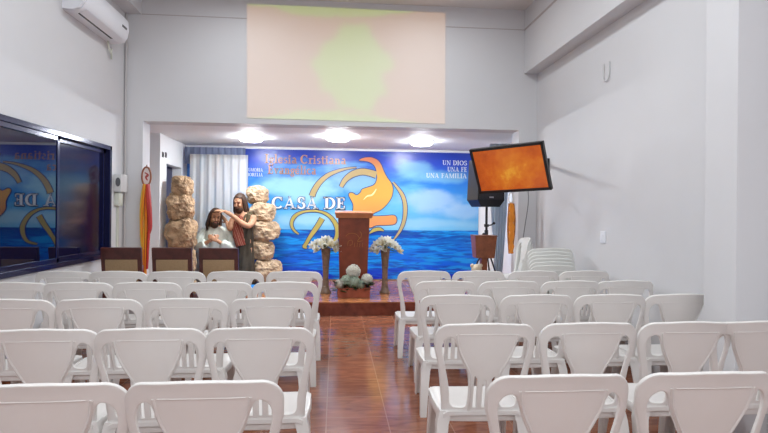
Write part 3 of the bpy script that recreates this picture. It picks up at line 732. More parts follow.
def lily(parent, p, d, s, m=PETAL):
    b = B(); sp = random.random()*6
    for k in range(6):
        petal(b, orient(p, d, sp+k*pi/3) @ Matrix.Rotation(radians(22+12*(k % 2)), 4, 'X'), s, s*.62, .30)
    f = obj('flower', b, m, parent, 'all', recalc=False)
    b = B(); M = orient(p, d)
    for k in range(4): tube(b, [(0, 0, 0), (s*.06*cos(k*1.6), s*.06*sin(k*1.6), s*.25), (s*.16*cos(k*1.6), s*.16*sin(k*1.6), s*.5)], s*.03, 5, M=M)
    obj('stamen', b, YEL, f)
def leaf(bm, p, d, l, w_): petal(bm, orient(p, d) @ Matrix.Rotation(radians(70), 4, 'X'), l, w_, .25)
def vase(x, y, lv, lb):
    e = empty('vase', (x, y, .18), label=lv, cat='vase')
    b = B(); lathe(b, [(.080, 0), (.082, .015), (.062, .05), (.046, .12), (.042, .22), (.044, .34), (.052, .46), (.064, .58), (.074, .66), (.078, .675), (.070, .67), (.06, .60)], 28); obj('body', b, VASE, e, True)
    for z, r in ((.10, .051), (.40, .048)):
        b = B(); lathe(b, [(r, z-.008), (r+.008, z), (r, z+.008)], 28); obj('ring', b, VASE, e, True)
    e2 = empty('flower_bouquet', (x, y, .765), label=lb, cat='flowers')
    R = random.Random(int(x*100)+5)
    g = B()
    for k in range(22):
        a = k*2.4; rr = .20*math.sqrt((k+.3)/22); c = Vector((rr*cos(a)*1.0, rr*sin(a)*.75, .20-3.6*rr*rr+R.uniform(-.03, .03)))
        d = Vector((c.x*2.4, c.y*2-.45, .35))
        tube(g, [(0, 0, 0), (c.x*.4, c.y*.4, c.z*.6), c], .004, 5)
        random.seed(k+int(x*50)); lily(e2, c, d, R.uniform(.072, .095), PETAL if R.random() < .8 else PETALC)
    for k in range(16):
        a = k*2.1+.4; c = Vector((.10*cos(a), .09*sin(a), .05+.04*(k % 3)))
        leaf(g, c, (cos(a), sin(a), .1-.3*(k % 2)), R.uniform(.10, .16), .035)
    obj('foliage', g, LEAF, e2, 'all', recalc=False)
vase(-.13, 8.17, 'tall brown flared vase on the stage left of the podium', 'white lily bouquet in the vase left of the podium')
vase(.765, 8.17, 'tall brown flared vase on the stage right of the podium', 'white lily bouquet in the vase right of the podium')
pl = empty('planter_box', (.281, 7.80, .18), label='low reddish wooden planter box standing in front of the podium', cat='planter')
b = B()
for a, c in (((-.23, -.09, .0), (.23, -.075, .13)), ((-.23, .075, 0), (.23, .09, .13)), ((-.23, -.075, 0), (-.215, .075, .13)), ((.215, -.075, 0), (.23, .075, .13)), ((-.215, -.075, 0), (.215, .075, .10))): box(b, a, c, .003)
obj('box', b, PODL if False else mat('planter_wood', (.33, .075, .035), .35, var=.2, scale=10), pl)
b = B()
for a, c in (((-.24, -.1, .125), (.24, -.078, .14)), ((-.24, .078, .125), (.24, .1, .14)), ((-.24, -.078, .125), (-.218, .078, .14)), ((.218, -.078, .125), (.24, .078, .14))): box(b, a, c, .003)
obj('rim', b, mat('planter_wood', (.33, .075, .035)), pl)
fl = empty('hydrangea_arrangement', (.281, 7.80, .30), label='white and pale green hydrangeas with dark leaves in the planter box', cat='flowers')
def hydrangea(parent, c, r, m):
    b = B(); R = random.Random(int(c[0]*999)); N = 90
    for k in range(N):
        zz = 1-1.75*(k+.5)/N; a = k*2.39996; q = math.sqrt(max(0, 1-zz*zz)); n = Vector((q*cos(a), q*sin(a), zz))
        p = Vector(c)+n*r*R.uniform(.92, 1.04)
        for j in range(4): petal(b, orient(p, n+Vector((R.uniform(-.3, .3), R.uniform(-.3, .3), R.uniform(-.3, .3))), j*pi/2+k) @ Matrix.Rotation(radians(10), 4, 'X'), r*.23, r*.22, .2, 2)
    ball(b, c, r*.88, 2)
    obj('flower_head', b, m, parent, 'all', recalc=False)
hydrangea(fl, (-.01, -.0, .245), .095, PETAL); hydrangea(fl, (.185, -.02, .13), .08, PETAL); hydrangea(fl, (.0, -.06, .10), .085, PGREEN)
hydrangea(fl, (-.105, -.04, .12), .075, PGREEN); hydrangea(fl, (-.205, -.075, .07), .068, PETAL); hydrangea(fl, (.09, -.07, .06), .06, PGREEN)
g = B(); R = random.Random(9)
for k in range(110):
    x = R.uniform(-.24, .24); y = R.uniform(-.07, .06); leaf(g, (x, y, R.uniform(-.02, .10)), (R.uniform(-1, 1), R.uniform(-1.3, .3), R.uniform(-.2, .6)), R.uniform(.08, .14), .06)
obj('foliage', g, LEAF, fl, 'all', recalc=False)

# ------------------------------------------------------------------ speaker, stand, box on post, TV
sst = empty('speaker_stand', (2.27, 7.95, .18), label='black tripod stand carrying the loudspeaker beside the banner', cat='stand')
b = B(); cyl(b, .018, .018, .35, 1.40, 16); obj('pole', b, BLACK, sst, True)
b = B(); cyl(b, .028, .028, .85, .97, 16); cyl(b, .036, .036, 1.02, 1.06, 16); obj('collar', b, BLACK, sst, True)
b = B(); tube(b, [(0, -.02, 1.04), (.06, -.05, 1.05), (.09, -.05, 1.07)], .010, 8); ball(b, (.10, -.05, 1.075), .022, 2); obj('knob', b, BLACK, sst, True)
b = B(); tube(b, [(0, -.02, .93), (-.05, -.05, .91)], .010, 8); ball(b, (-.055, -.05, .91), .022, 2); obj('knob', b, BLACK, sst, True)
for k in range(3):
    a = radians(-60+120*k)
    b = B(); tube(b, [(.02*cos(a), .02*sin(a), .86), (.10*cos(a), .10*sin(a), .55), (.36*cos(a), .36*sin(a), .012)], .012, 8); lg = obj('leg', b, BLACK, sst, True)
    b = B(); ball(b, (.36*cos(a), .36*sin(a), .014), .017, 1); obj('rubber_foot', b, MBLACK, lg)
    b = B(); tube(b, [(.02*cos(a), .02*sin(a), .36), (.20*cos(a), .20*sin(a), .32)], .008, 6); obj('brace', b, BLACK, sst, True)
sp = empty('loudspeaker', (2.25, 7.95, 1.50), radians(12), label='black loudspeaker on the tripod stand, half behind the tilted screen', cat='loudspeaker')
b = B(); t = bmesh.new(); frustum(t, -.15, .15, -.16, .16, 0, -.22, .22, -.18, .17, .10); merge(b, t); t = bmesh.new(); frustum(t, -.22, .22, -.18, .17, .10, -.20, .20, -.17, .16, .70); merge(b, t)
bmesh.ops.remove_doubles(b, verts=b.verts[:], dist=.001); obj('cabinet', b, BLACK, sp)
b = B(); t = bmesh.new(); frustum(t, -.19, .19, -.192, -.175, .11, -.17, .17, -.182, -.165, .66); merge(b, t); obj('grille', b, mat('speaker_grille', (.02, .02, .025), .5, bump=.6, bscale=300), sp)
b = B(); box(b, (-.06, -.205, .30), (.06, -.19, .38), .004) if False else box(b, (-.035, -.194, .13), (.035, -.19, .15), .001); obj('badge', b, STEEL, sp)
ob = empty('offering_box', (2.165, 7.72, .18), label='brown wooden box on a square wooden post beneath the loudspeaker', cat='box')
t = bmesh.new(); frustum(t, -.135, .135, -.11, .11, .575, -.16, .16, -.14, .14, .89); bmesh.ops.bevel(t, geom=t.edges[:], offset=.006, segments=2, affect='EDGES'); obj('box', t, BOXW, ob)
b = B(); box(b, (-.165, -.145, .89), (.165, .145, .905), .004); obj('lid', b, BOXW, ob)
b = B(); box(b, (-.045, -.05, .02), (.045, .05, .58), .004); obj('post', b, BOXW, ob)
b = B(); box(b, (-.13, -.13, 0), (.13, .13, .025), .004); obj('base', b, BOXW, ob)
cf = empty('cream_ornament', (2.03, 7.60, .18), label='small cream plush ornament beside the wooden post', cat='ornament')
b = B(); loft(b, [(0, 0, 0, .06, .05), (0, 0, .12, .085, .07), (0, 0, .26, .09, .07), (0, 0, .36, .05, .045), (0, 0, .38, .02, .02)], 20)
obj('body', b, mat('cream_fabric', (.62, .52, .38), .8, bump=.6, bscale=60), cf, True)
b = B(); ball(b, (0, -.01, .42), .075, 3); ball(b, (-.06, 0, .47), .03, 2); ball(b, (.06, 0, .47), .03, 2); obj('head', b, mat('cream_fabric', (.62, .52, .38)), cf, True)

def screen_mat():
    m = bpy.data.materials.new('tv_picture'); m.use_nodes = True; nt = m.node_tree; bs = nt.nodes['Principled BSDF']
    tc = nt.nodes.new('ShaderNodeTexCoord'); n = nt.nodes.new('ShaderNodeTexNoise'); n.inputs['Scale'].default_value = 4; n.inputs['Detail'].default_value = 8; n.inputs['Roughness'].default_value = .65; nt.links.new(tc.outputs['Object'], n.inputs['Vector'])
    g = nt.nodes.new('ShaderNodeTexGradient'); g.gradient_type = 'SPHERICAL'; mp = nt.nodes.new('ShaderNodeMapping'); mp.inputs['Location'].default_value = (-.10, 0, 0); mp.inputs['Scale'].default_value = (2.6, 1, 3.2); nt.links.new(tc.outputs['Object'], mp.inputs[0]); nt.links.new(mp.outputs[0], g.inputs[0])
    ad = nt.nodes.new('ShaderNodeMath'); ad.operation = 'MULTIPLY_ADD'; nt.links.new(g.outputs['Fac'], ad.inputs[0]); ad.inputs[1].default_value = .34; nt.links.new(n.outputs['Fac'], ad.inputs[2])
    c = ramp_node(nt, [(.36, (.36, .055, .006)), (.55, (.48, .09, .008)), (.74, (.56, .15, .012)), (.88, (.66, .29, .025)), (1, (.75, .45, .08))], ad.outputs[0])
    nt.links.new(c, bs.inputs['Emission Color']); bs.inputs['Emission Strength'].default_value = .95; bs.inputs['Base Color'].default_value = (.01, .01, .01, 1); bs.inputs['Roughness'].default_value = .25
    return m
wv = Vector((.6439, -.6207, .0321)).normalized(); hv = Vector((-.2136, -.1189, .5208)); hv = (hv-wv*hv.dot(wv)).normalized(); hv = (hv-wv*hv.dot(wv)).normalized(); nv = wv.cross(hv)  # nv points away from viewer?
Mt = Matrix((wv, -wv.cross(hv)*-1 if False else hv.cross(wv), hv)).transposed().to_4x4(); Mt.translation = Vector((2.0246, 6.1422, 1.924))
# local axes: x = width, y = away from the viewer or toward, z = up
if (Mt.to_3x3() @ Vector((0, 1, 0))).y < 0: pass
tv = bpy.data.objects.new('television', None); C.objects.link(tv); setp(tv, 'black framed flat television tilted on the right wall, showing an orange picture', 'television')
yy = hv.cross(wv)
if yy.y < 0: yy = -yy
# keep right handed: x=w, y=yy, z = x cross y
zz = wv.cross(yy)
Rm = Matrix((wv, yy, hv)).transposed()
if Rm.determinant() < 0: raise RuntimeError('tv frame')
tv.matrix_world = Matrix.Translation((2.0246, 6.1422, 1.924)) @ Rm.to_4x4()
W2, H2 = .458, .285
b = B(); f = .032
for a, c in (((-W2, -.02, -H2), (W2, .03, -H2+f)), ((-W2, -.02, H2-f), (W2, .03, H2)), ((-W2, -.02, -H2), (-W2+f, .03, H2)), ((W2-f, -.02, -H2), (W2, .03, H2)), ((-W2+.01, .0, -H2+.01), (W2-.01, .05, H2-.01))): box(b, a, c, .003)
obj('frame', b, BLACK, tv)
b = B(); box(b, (-W2+f, -.006, -H2+f), (W2-f, .0, H2-f)); obj('screen', b, screen_mat(), tv)
b = B(); box(b, (-.22, .05, -.16), (.22, .075, .16), .006); obj('rear_housing', b, BLACK, tv)
# bracket to wall (in tv space)
inv = tv.matrix_world.inverted()
b = B(); wp = inv @ Vector((XR-.02, 6.80, 2.04)); mid = inv @ Vector((2.45, 6.60, 2.0)); tube(b, [(0, .07, 0), mid, wp], .022, 8); obj('bracket_arm', b, BLACK, tv, True)
b = B(); t = bmesh.new(); bmesh.ops.create_cube(t, size=1)
for v in t.verts: v.co = Vector((XR-.018+v.co.x*.03, 6.80+v.co.y*.12, 2.04+v.co.z*.16))
merge(b, t, inv); obj('wall_plate', b, BLACK, tv)
b = B(); tube(b, smoothpts([(2.30, 6.32, 1.82), (2.42, 6.6, 1.55), (2.50, 6.95, 1.20), (2.55, 7.16, .95), (2.56, 7.18, .40)], 8), .006, 6); obj('television_cable', b, mat('grey_cable', (.25, .25, .26), .5), smooth=True, label='thin grey cable hanging from the television down the corner', cat='cable')
# white curtain in the alcove, right
def pleated(name, x0, x1, y0, y1, z0, z1, m, pleats, amp, taper=0, **k):
    b = B(); nu, nv_ = pleats*8, 24; G = []
    for i in range(nu+1):
        col = []
        for j in range(nv_+1):
            f = j/nv_; u = i/nu; uc = .5+(u-.5)*(1-taper*(1-f)**1.5); x = x0+(x1-x0)*uc; y = y0+(y1-y0)*uc
            d = Vector((y1-y0, -(x1-x0), 0)).normalized(); a = amp*sin(u*pleats*2*pi+.6*sin(f*4+u*5))*(1-.35*f)
            a += amp*.35*sin(u*pleats*4.3*pi+2)
            col.append(b.verts.new((x+d.x*a, y+d.y*a, z0+(z1-z0)*f)))
        G.append(col)
    for i in range(nu):
        for j in range(nv_): b.faces.new((G[i][j], G[i+1][j], G[i+1][j+1], G[i][j+1]))
    bmesh.ops.solidify(b, geom=b.faces[:], thickness=.004)
    return obj(name, b, m, smooth='all', **k)
pleated('curtain', 2.42, 2.72, 8.35, 8.25, .20, 2.50, mat('pale_blue_cloth', (.66, .74, .82), .6), 5, .025, .75, label='narrow pale blue curtain gathered downward behind the loudspeaker', cat='curtain')

# ------------------------------------------------------------------ hanging ornaments on the pillars
RIB = [mat('orange_ribbon', (.80, .27, .02), .45), mat('yellow_ribbon', (.78, .48, .06), .45), mat('red_ribbon', (.42, .02, .015), .45), mat('pale_ribbon', (.75, .62, .5), .5)]
ho = empty('hanging_ornament', (-2.405, 7.16, 1.95), label='oval plaque with long red and yellow ribbons hanging on the left pillar', cat='ornament')
b = B(); tube(b, [(0, -.0, .03), (0, 0, 0)], .006, 6); tube(b, [(.055*cos(a), -.01, -.12+.12*sin(a)) for a in [2*pi*i/24 for i in range(25)]], .012, 8); obj('frame', b, mat('ornament_brown', (.30, .10, .05), .5), ho, True)
b = B(); prism(b, [(.05*cos(a), -.12+.11*sin(a)) for a in [2*pi*i/24 for i in range(24)]], -.012, -.004); pq = obj('plaque', b, mat('plaque_white', (.72, .62, .60), .4), ho)
b = B(); ribbon(b, [(-.02, -.07), (.02, -.10), (-.005, -.13), (.015, -.17)], [.006, .014, .006], -.018, -.010); obj('plaque_picture', b, mat('ornament_red', (.4, .06, .05), .5), pq)
cols = [1, 0, 1, 2, 0, 2, 2]
for k in range(7):
    x = -.055+.018*k; L_ = [1.0, 1.25, 1.05, 1.42, 1.38, 1.30, .85][k]
    pts = [(x*.5, -.02-.006*(k % 3), -.22), (x+.010*sin(k), -.03-.008*(k % 2), -.45), (x*1.05-.012*sin(k*2), -.028, -.75), (x*.75+.012*sin(k*3), -.03, -1.0), (x*.55+.01*cos(k), -.028, -L_)]
    pts = [p for p in pts if p[2] >= -L_]
    b = B(); tube(b, smoothpts(pts, 6), .031, 6, .5); obj('ribbon', b, RIB[cols[k]], ho, True)
h2 = empty('hanging_ornament', (2.385, 7.17, 1.64), label='orange braided tassel hanging from a white hook on the right pillar', cat='ornament')
b = B(); tube(b, smoothpts([(-.03, 0, .0), (0, -.01, .05), (.03, 0, 0), (.025, -.01, -.08), (-.025, -.01, -.08)], 6, True), .008, 6); obj('hook_loop', b, mat('loop_white', (.75, .72, .66), .4), h2, True)
for s in (-1, 1):
    b = B(); tube(b, [(s*.022*sin(q*1.1), -.03+.012*cos(q*1.1), -.10-.045*q) for q in range(0, 16)], [.018+.010*sin(pi*q/15) for q in range(16)], 8); obj('braid', b, RIB[0], h2, True)
b = B(); tube(b, smoothpts([(0.03, -.02, -.1), (.045, -.03, -.3), (.04, -.03, -.5), (.02, -.03, -.68)], 5), .014, 6); tube(b, smoothpts([(-0.03, -.02, -.1), (-.045, -.03, -.3), (-.045, -.03, -.5), (-.025, -.03, -.78)], 5), .014, 6); obj('ribbon', b, mat('brown_ribbon', (.45, .16, .03), .5), h2, True)

# ------------------------------------------------------------------ baptism tableau: waterfall cloth, rocks, figures
SHEER = bpy.data.materials.new('white_waterfall_cloth'); SHEER.use_nodes = True
nt = SHEER.node_tree; bs = nt.nodes['Principled BSDF']; tc = nt.nodes.new('ShaderNodeTexCoord'); mp = nt.nodes.new('ShaderNodeMapping'); mp.inputs['Scale'].default_value = (5, 2, .7); nt.links.new(tc.outputs['Object'], mp.inputs[0])
nz = nt.nodes.new('ShaderNodeTexNoise'); nz.inputs['Scale'].default_value = 3; nz.inputs['Detail'].default_value = 6; nt.links.new(mp.outputs[0], nz.inputs['Vector'])
nt.links.new(ramp_node(nt, [(.30, (.84, .92, .95)), (.42, (.95, .96, .96)), (.58, (.96, .95, .93)), (.74, (.95, .84, .77))], nz.outputs['Fac']), bs.inputs['Base Color']); bs.inputs['Roughness'].default_value = .6
pleated('waterfall_cloth', -2.46, -1.49, 9.42, 9.42, .20, 2.36, SHEER, 7, .016, 0, label='white and blue pleated cloth waterfall hanging behind the figures', cat='cloth')
pleated('valance', -2.56, -1.55, 9.50, 9.50, 2.20, 2.49, mat('grey_blue_sheer', (.30, .35, .52), .6), 9, .016, 0, label='grey blue gathered valance above the waterfall cloth', cat='cloth')
ROCK = mat('crumpled_brown_paper', (.42, .28, .165), .75, var=.38, scale=9)
ROCK2 = mat('crumpled_tan_paper', (.50, .36, .235), .75, var=.35, scale=9)
def rock(c, s, seed, m, label, group):
    t = bmesh.new(); bmesh.ops.create_icosphere(t, subdivisions=5, radius=1)
    off = Vector((seed*7.3, seed*3.1, seed*1.7))
    for v in t.verts:
        n = v.co.normalized(); p = 3.0
        k = (abs(n.x)**p+abs(n.y)**p+abs(n.z)**p)**(-1/p)
        q = n*k
        d = noise.voronoi(q*1.9+off, distance_metric='DISTANCE', exponent=2.5)[0]
        r = 1-.20*(d[1]-d[0])+.05*noise.noise(q*2+off)
        d2 = noise.voronoi(q*4.5+off, distance_metric='DISTANCE', exponent=2.5)[0]
        r += -.13*(d2[1]-d2[0])+.05+.20*noise.noise(q*1.5+off*2)+.07*noise.noise(q*3.1+off)+.035*abs(noise.noise(q*7+off))
        v.co = Vector((q.x*s[0], q.y*s[1], q.z*s[2]))*r+Vector(c)
    return obj('paper_rock', t, m, smooth=False, label=label, cat='rock', group=group)
gl = 'brown paper rocks left of the waterfall cloth'; gr = 'tan paper rocks right of the figures'
YL = 8.55
for (c, s, l) in (((-2.34, YL, 1.77), (.15, .16, .16), 'topmost'), ((-2.355, YL, 1.45), (.19, .20, .20), 'second from top'), ((-2.34, YL, 1.04), (.215, .22, .24), 'third from top, the widest'), ((-2.34, YL, .60), (.205, .20, .21), 'second from bottom'), ((-2.35, YL, .29), (.205, .20, .115), 'bottom')):
    rock(c, s, c[2]*3, ROCK, f'crumpled brown paper rock, {l} of the left pile', gl)
for (c, s, l) in (((-1.300, 9.26, 1.68), (.17, .14, .15), 'topmost'), ((-1.230, 9.26, 1.385), (.215, .16, .16), 'second from top'), ((-1.170, 9.24, 1.07), (.235, .16, .16), 'third from top'), ((-1.220, 9.26, .75), (.20, .15, .17), 'fourth from top'), ((-1.120, 9.22, .38), (.22, .17, .20), 'bottom')):
    rock(c, s, c[2]*5+1, ROCK2, f'crumpled tan paper rock, {l} of the right pile', gr)
b = B(); t = bmesh.new(); bmesh.ops.create_grid(t, x_segments=60, y_segments=30, size=1)
for v in t.verts:
    x, y = v.co.x, v.co.y; f = max(0, 1-(x*x)**3)*max(0, 1-(y*y)**3); v.co = Vector((-1.72+x*.70, 8.50+y*.28, .186+f*(.05+.035*noise.noise(Vector((x*5, y*4, 0))))))
merge(b, t); obj('blue_water_cloth', b, mat('bright_blue_cloth', (.02, .28, .75), .35, var=.3, scale=7), smooth='all', label='bright blue cloth spread as water before the kneeling figure', cat='cloth')

SKIN = mat('painted_skin', (.50, .26, .15), .5, var=.1, scale=15)
HAIR = mat('dark_brown_hair', (.045, .018, .008), .5, var=.4, scale=40)
EYE = mat('eye_dark', (.02, .012, .01), .3)
def head_parts(c, M3, s=1.):
    """c = head centre, M3 rotation (face looks along -Y local). returns skin bm, hair bm, beard bm, features"""
    M = Matrix.Translation(c) @ M3.to_4x4() @ Matrix.Scale(s, 4)
    k = B()
    loft(k, [(0, -.004, -.125, .022, .024), (0, -.014, -.115, .038, .040), (0, -.010, -.09, .052, .058), (0, 0, -.05, .064, .080), (0, .006, 0, .070, .092), (0, .008, .05, .070, .094), (0, .010, .085, .056, .078), (0, .012, .108, .030, .045), (0, .012, .115, .01, .015)], 24, M)
    tube(k, [(0, -.085, .018), (0, -.100, -.008), (0, -.112, -.028), (0, -.095, -.036)], [.008, .012, .016, .012], 8, M=M)     # nose
    tube(k, [(-.045, -.076, .028), (-.02, -.090, .030), (.02, -.090, .030), (.045, -.076, .028)], .008, 8, M=M)               # brow
    for sx in (-1, 1):
        ball(k, (sx*.072, .01, -.01), .022, 2, M, (.35, .8, 1.3))
        ball(k, (sx*.036, -.070, -.03), .022, 2, M)
    tube(k, [(0, .02, -.06), (0, .03, -.17)], [.052, .056], 14, M=M)
    h = B()
    t = bmesh.new(); bmesh.ops.create_icosphere(t, subdivisions=4, radius=1)
    for v in t.verts:
        n = v.co.copy(); r = 1+.035*sin(math.atan2(n.y, n.x)*26)*(1-abs(n.z))
        v.co = Vector((n.x*.086*r, n.y*.104*r+.018, n.z*.102*r+.035))
    bmesh.ops.delete(t, geom=[v for v in t.verts if v.co.y < -.045 and v.co.z < .085-.35*abs(v.co.x)], context='VERTS')
    bmesh.ops.solidify(t, geom=t.faces[:], thickness=.006); merge(h, t, M)
    for j in range(26):
        a = radians(-58+296*j/25) ; a = radians(-28+236*j/25)
        x, y = .078*cos(a), .018+.092*sin(a)
        w1 = .010*sin(j*1.7); ln = -.20-.03*sin(j*2.3)
        tube(h, smoothpts([(x*.75, y*.8, .09), (x*1.05, y, .03), (x*1.12+w1*.5, y*1.05, -.05), (x*1.18+w1, y*1.05+.004, -.13), (x*1.10-w1, y*1.0-.012, ln)], 4), [.010]+[.015]*12+[.013, .010, .007, .004], 7, M=M)
    bd = B()
    t = bmesh.new(); bmesh.ops.create_icosphere(t, subdivisions=4, radius=1)
    for v in t.verts:
        n = v.co.copy(); r = 1+.05*sin(n.x*22)+.03*noise.noise(n*5)
        v.co = Vector((n.x*.060*r, n.y*.052-.048, n.z*.060*r-.098))
    bmesh.ops.delete(t, geom=[v for v in t.verts if v.co.z > -.066 and abs(v.co.x) < .044], context='VERTS'); merge(bd, t, M)
    tube(bd, smoothpts([(-.034, -.086, -.070), (-.015, -.104, -.048), (0, -.108, -.046), (.015, -.104, -.048), (.034, -.086, -.070)], 4), .0065, 6, M=M)
    ft = B()
    return k, h, bd, M
def features(M, parent):
    for sx in (-1, 1):
        b = B(); ball(b, (sx*.029, -.082, .010), .0125, 2, M, (1.25, .6, .55)); obj('eye', b, EYE, parent, True)
        b = B(); tube(b, [(sx*.014, -.093, .028), (sx*.030, -.093, .034), (sx*.048, -.080, .026)], .0045, 6, M=M); obj('eyebrow', b, HAIR, parent, True)
    b = B(); tube(b, [(-.018, -.098, -.061), (0, -.104, -.060), (.018, -.098, -.061)], .006, 6, 1, M=M); obj('mouth', b, mat('lips', (.40, .13, .10), .5), parent, True)
def hand(bm, wrist, d, nrm, side, s=1., curl=.5):
    """d = pointing direction, nrm = palm normal, side = +1/-1 thumb side"""
    d = Vector(d).normalized(); nrm = Vector(nrm); nrm = (nrm-d*nrm.dot(d)).normalized(); u = d.cross(nrm)*side
    w_ = Vector(wrist)
    tube(bm, [w_-d*.01, w_+d*.03*s, w_+d*.065*s, w_+d*.09*s], [.024*s, .034*s, .040*s, .036*s], 12, .42, up=nrm)
    for k, ln in enumerate((.070, .080, .075, .058)):
        o = (k-1.5)*.019*s; p = w_+d*.085*s-u*o*-1*-1
        p = w_+d*.085*s+u*(-o)
        q1 = p+d*ln*.45*s+nrm*ln*.18*curl; q2 = q1+d*ln*.32*s+nrm*ln*.35*curl; q3 = q2+d*ln*.18*s+nrm*ln*.35*curl
        tube(bm, [p-d*.02, p, q1, q2, q3], [.0095*s, .0098*s, .0092*s, .0085*s, .0065*s], 8)
    p = w_+d*.025*s+u*.026*s
    tube(bm, [p, p+(d*.4+u*.7+nrm*.2)*.03*s, p+(d*.75+u*.75+nrm*.35)*.05*s, p+(d*1.1+u*.75+nrm*.5)*.062*s], [.013*s, .012*s, .010*s, .007*s], 8)
def finish_body(bm, parent, vox=.006):
    o = obj('body', bm, SKIN, parent)
    r = o.modifiers.new('r', 'REMESH'); r.mode = 'VOXEL'; r.voxel_size = vox; r.use_smooth_shade = True
    s = o.modifiers.new('s', 'SMOOTH'); s.iterations = 2; s.factor = .4
    return o
def cloth_noise(t, amp, fx=30, z0=None):
    t.normal_update()
    for v in t.verts: 
        a = math.atan2(v.normal.y, v.normal.x) if v.normal.length else 0
        v.co += v.normal*amp*(sin(a*9+v.co.z*6)+.6*sin(a*17-v.co.z*11)+.8*noise.noise(v.co*14))
def robe_loft(bm, secs, M=None, n=72, sub=3, amp=.006):
    # interpolate sections smoothly
    S_ = [Vector(s[:3]) for s in secs]; R_ = [Vector((s[3], s[4], 0)) for s in secs]
    a = smoothpts(S_, sub); c = smoothpts(R_, sub)
    t = bmesh.new(); loft(t, [(p.x, p.y, p.z, r.x, r.y) for p, r in zip(a, c)], n); cloth_noise(t, amp); merge(bm, t, M)

# --- kneeling man with folded hands
m1 = empty('kneeling_figure', (-1.93, 9.02, .18), label='life-size kneeling long-haired bearded man in pale tunic with hands folded at chest', cat='figure')
k = B()
hM = Matrix.Rotation(radians(22), 3, 'Z') @ Matrix.Rotation(radians(9), 3, 'X') @ Matrix.Rotation(radians(8), 3, 'Y')
hc = Vector((-.005, -.04, 1.115))
sk, hr, bd, M = head_parts(hc, hM, 1.12)
merge(k, sk)
loft(k, [(0, .02, .05, .15, .20), (0, .02, .20, .17, .20), (0, .04, .42, .15, .12), (0, .03, .62, .145, .10), (0, .02, .78, .18, .11), (0, .02, .88, .185, .10), (0, .01, .95, .10, .075), (0, 0, 1.0, .06, .06), (0, -.01, 1.05, .058, .06)], 28)
for sx in (-1, 1):
    tube(k, [(sx*.17, .02, .88), (sx*.225, -.02, .74), (sx*.245, -.06, .62), (sx*.15, -.15, .68), (sx*.045, -.18, .755)], [.055, .05, .042, .036, .026], 12)
    tube(k, [(sx*.09, .0, .35), (sx*.11, -.15, .12), (sx*.11, -.20, .07)], [.09, .08, .06], 12)
    tube(k, [(sx*.11, -.18, .06), (sx*.11, .05, .06), (sx*.10, .26, .05), (sx*.10, .34, .03)], [.06, .055, .035, .03], 12)
hand(k, (-.055, -.185, .745), (.85, -.02, .52), (.2, .95, -.1), 1, 1.0, .45)
hand(k, (.055, -.215, .745), (-.85, -.02, .52), (-.2, .95, -.1), -1, 1.0, .45)
finish_body(k, m1)
obj('hair', hr, HAIR, m1, 'all'); obj('beard', bd, HAIR, m1, 'all'); features(M, m1)
TUN = mat('pale_tunic', (.62, .66, .60), .8, var=.12, scale=9)
t = B()
robe_loft(t, [(0, .08, .0, .27, .36), (0, .07, .10, .27, .33), (0, .05, .25, .22, .24), (0, .04, .42, .185, .16), (0, .03, .60, .185, .14), (0, .02, .76, .215, .145), (0, .02, .87, .215, .13), (0, .01, .94, .15, .10), (0, .005, .965, .085, .08)])
for sx in (-1, 1):
    u = bmesh.new(); tube(u, smoothpts([(sx*.15, .02, .90), (sx*.225, -.01, .78), (sx*.265, -.055, .64), (sx*.19, -.13, .66), (sx*.12, -.165, .70)], 6), [.075]*6+[.085]*6+[.085]*6+[.075]*6+[.06], 36)
    cloth_noise(u, .006); merge(t, u)
obj('tunic', t, TUN, m1, 'all')

# --- standing man in dark robe, arm reaching
m2 = empty('standing_figure', (-1.49, 9.02, .18), label='life-size standing bearded man in dark robe laying a hand on the kneeling head', cat='figure')
k = B()
hM = Matrix.Rotation(radians(-20), 3, 'Z') @ Matrix.Rotation(radians(14), 3, 'X')
sk, hr, bd, M = head_parts(Vector((-.06, -.03, 1.36)), hM, 1.12)
merge(k, sk)
loft(k, [(0, 0, .60, .13, .10), (0, 0, .72, .145, .105), (0, .01, .86, .13, .095), (0, .01, 1.0, .15, .105), (0, .01, 1.10, .165, .10), (0, .01, 1.17, .15, .085), (-.01, 0, 1.21, .08, .065), (-.02, -.005, 1.26, .055, .055), (-.035, -.01, 1.30, .055, .055)], 28)
tube(k, smoothpts([(.14, .0, 1.13), (.155, -.06, 1.05), (.10, -.16, .985), (.0, -.19, 1.03), (-.14, -.195, 1.14), (-.27, -.165, 1.215)], 4), [.062]*3+[.058]*3+[.05]*3+[.046]*4+[.040]*3+[.034]*3+[.027]*2, 14)
hand(k, (-.27, -.165, 1.215), (-.95, .12, .10), (-.1, .35, -1), 1, 1.1, .35)
tube(k, smoothpts([(-.14, .0, 1.13), (-.19, -.03, 1.01), (-.20, -.06, .93), (-.24, -.02, .98), (-.27, .03, 1.03)], 4), [.055]*5+[.046]*5+[.038]*4+[.032]*3, 14)
hand(k, (-.27, .03, 1.03), (-.6, .1, .75), (-.5, -.5, .1), -1, 1.0, .3)
for sx in (-1, 1):
    tube(k, [(sx*.07, 0, .62), (sx*.08, -.01, .35), (sx*.085, .02, .10), (sx*.085, .02, .03)], [.085, .062, .042, .04], 14)
    tube(k, [(sx*.085, .05, .035), (sx*.09, -.05, .03), (sx*.095, -.14, .02)], [.035, .04, .025], 12, .7)
finish_body(k, m2)
obj('hair', hr, HAIR, m2, 'all'); obj('beard', bd, HAIR, m2, 'all'); features(M, m2)
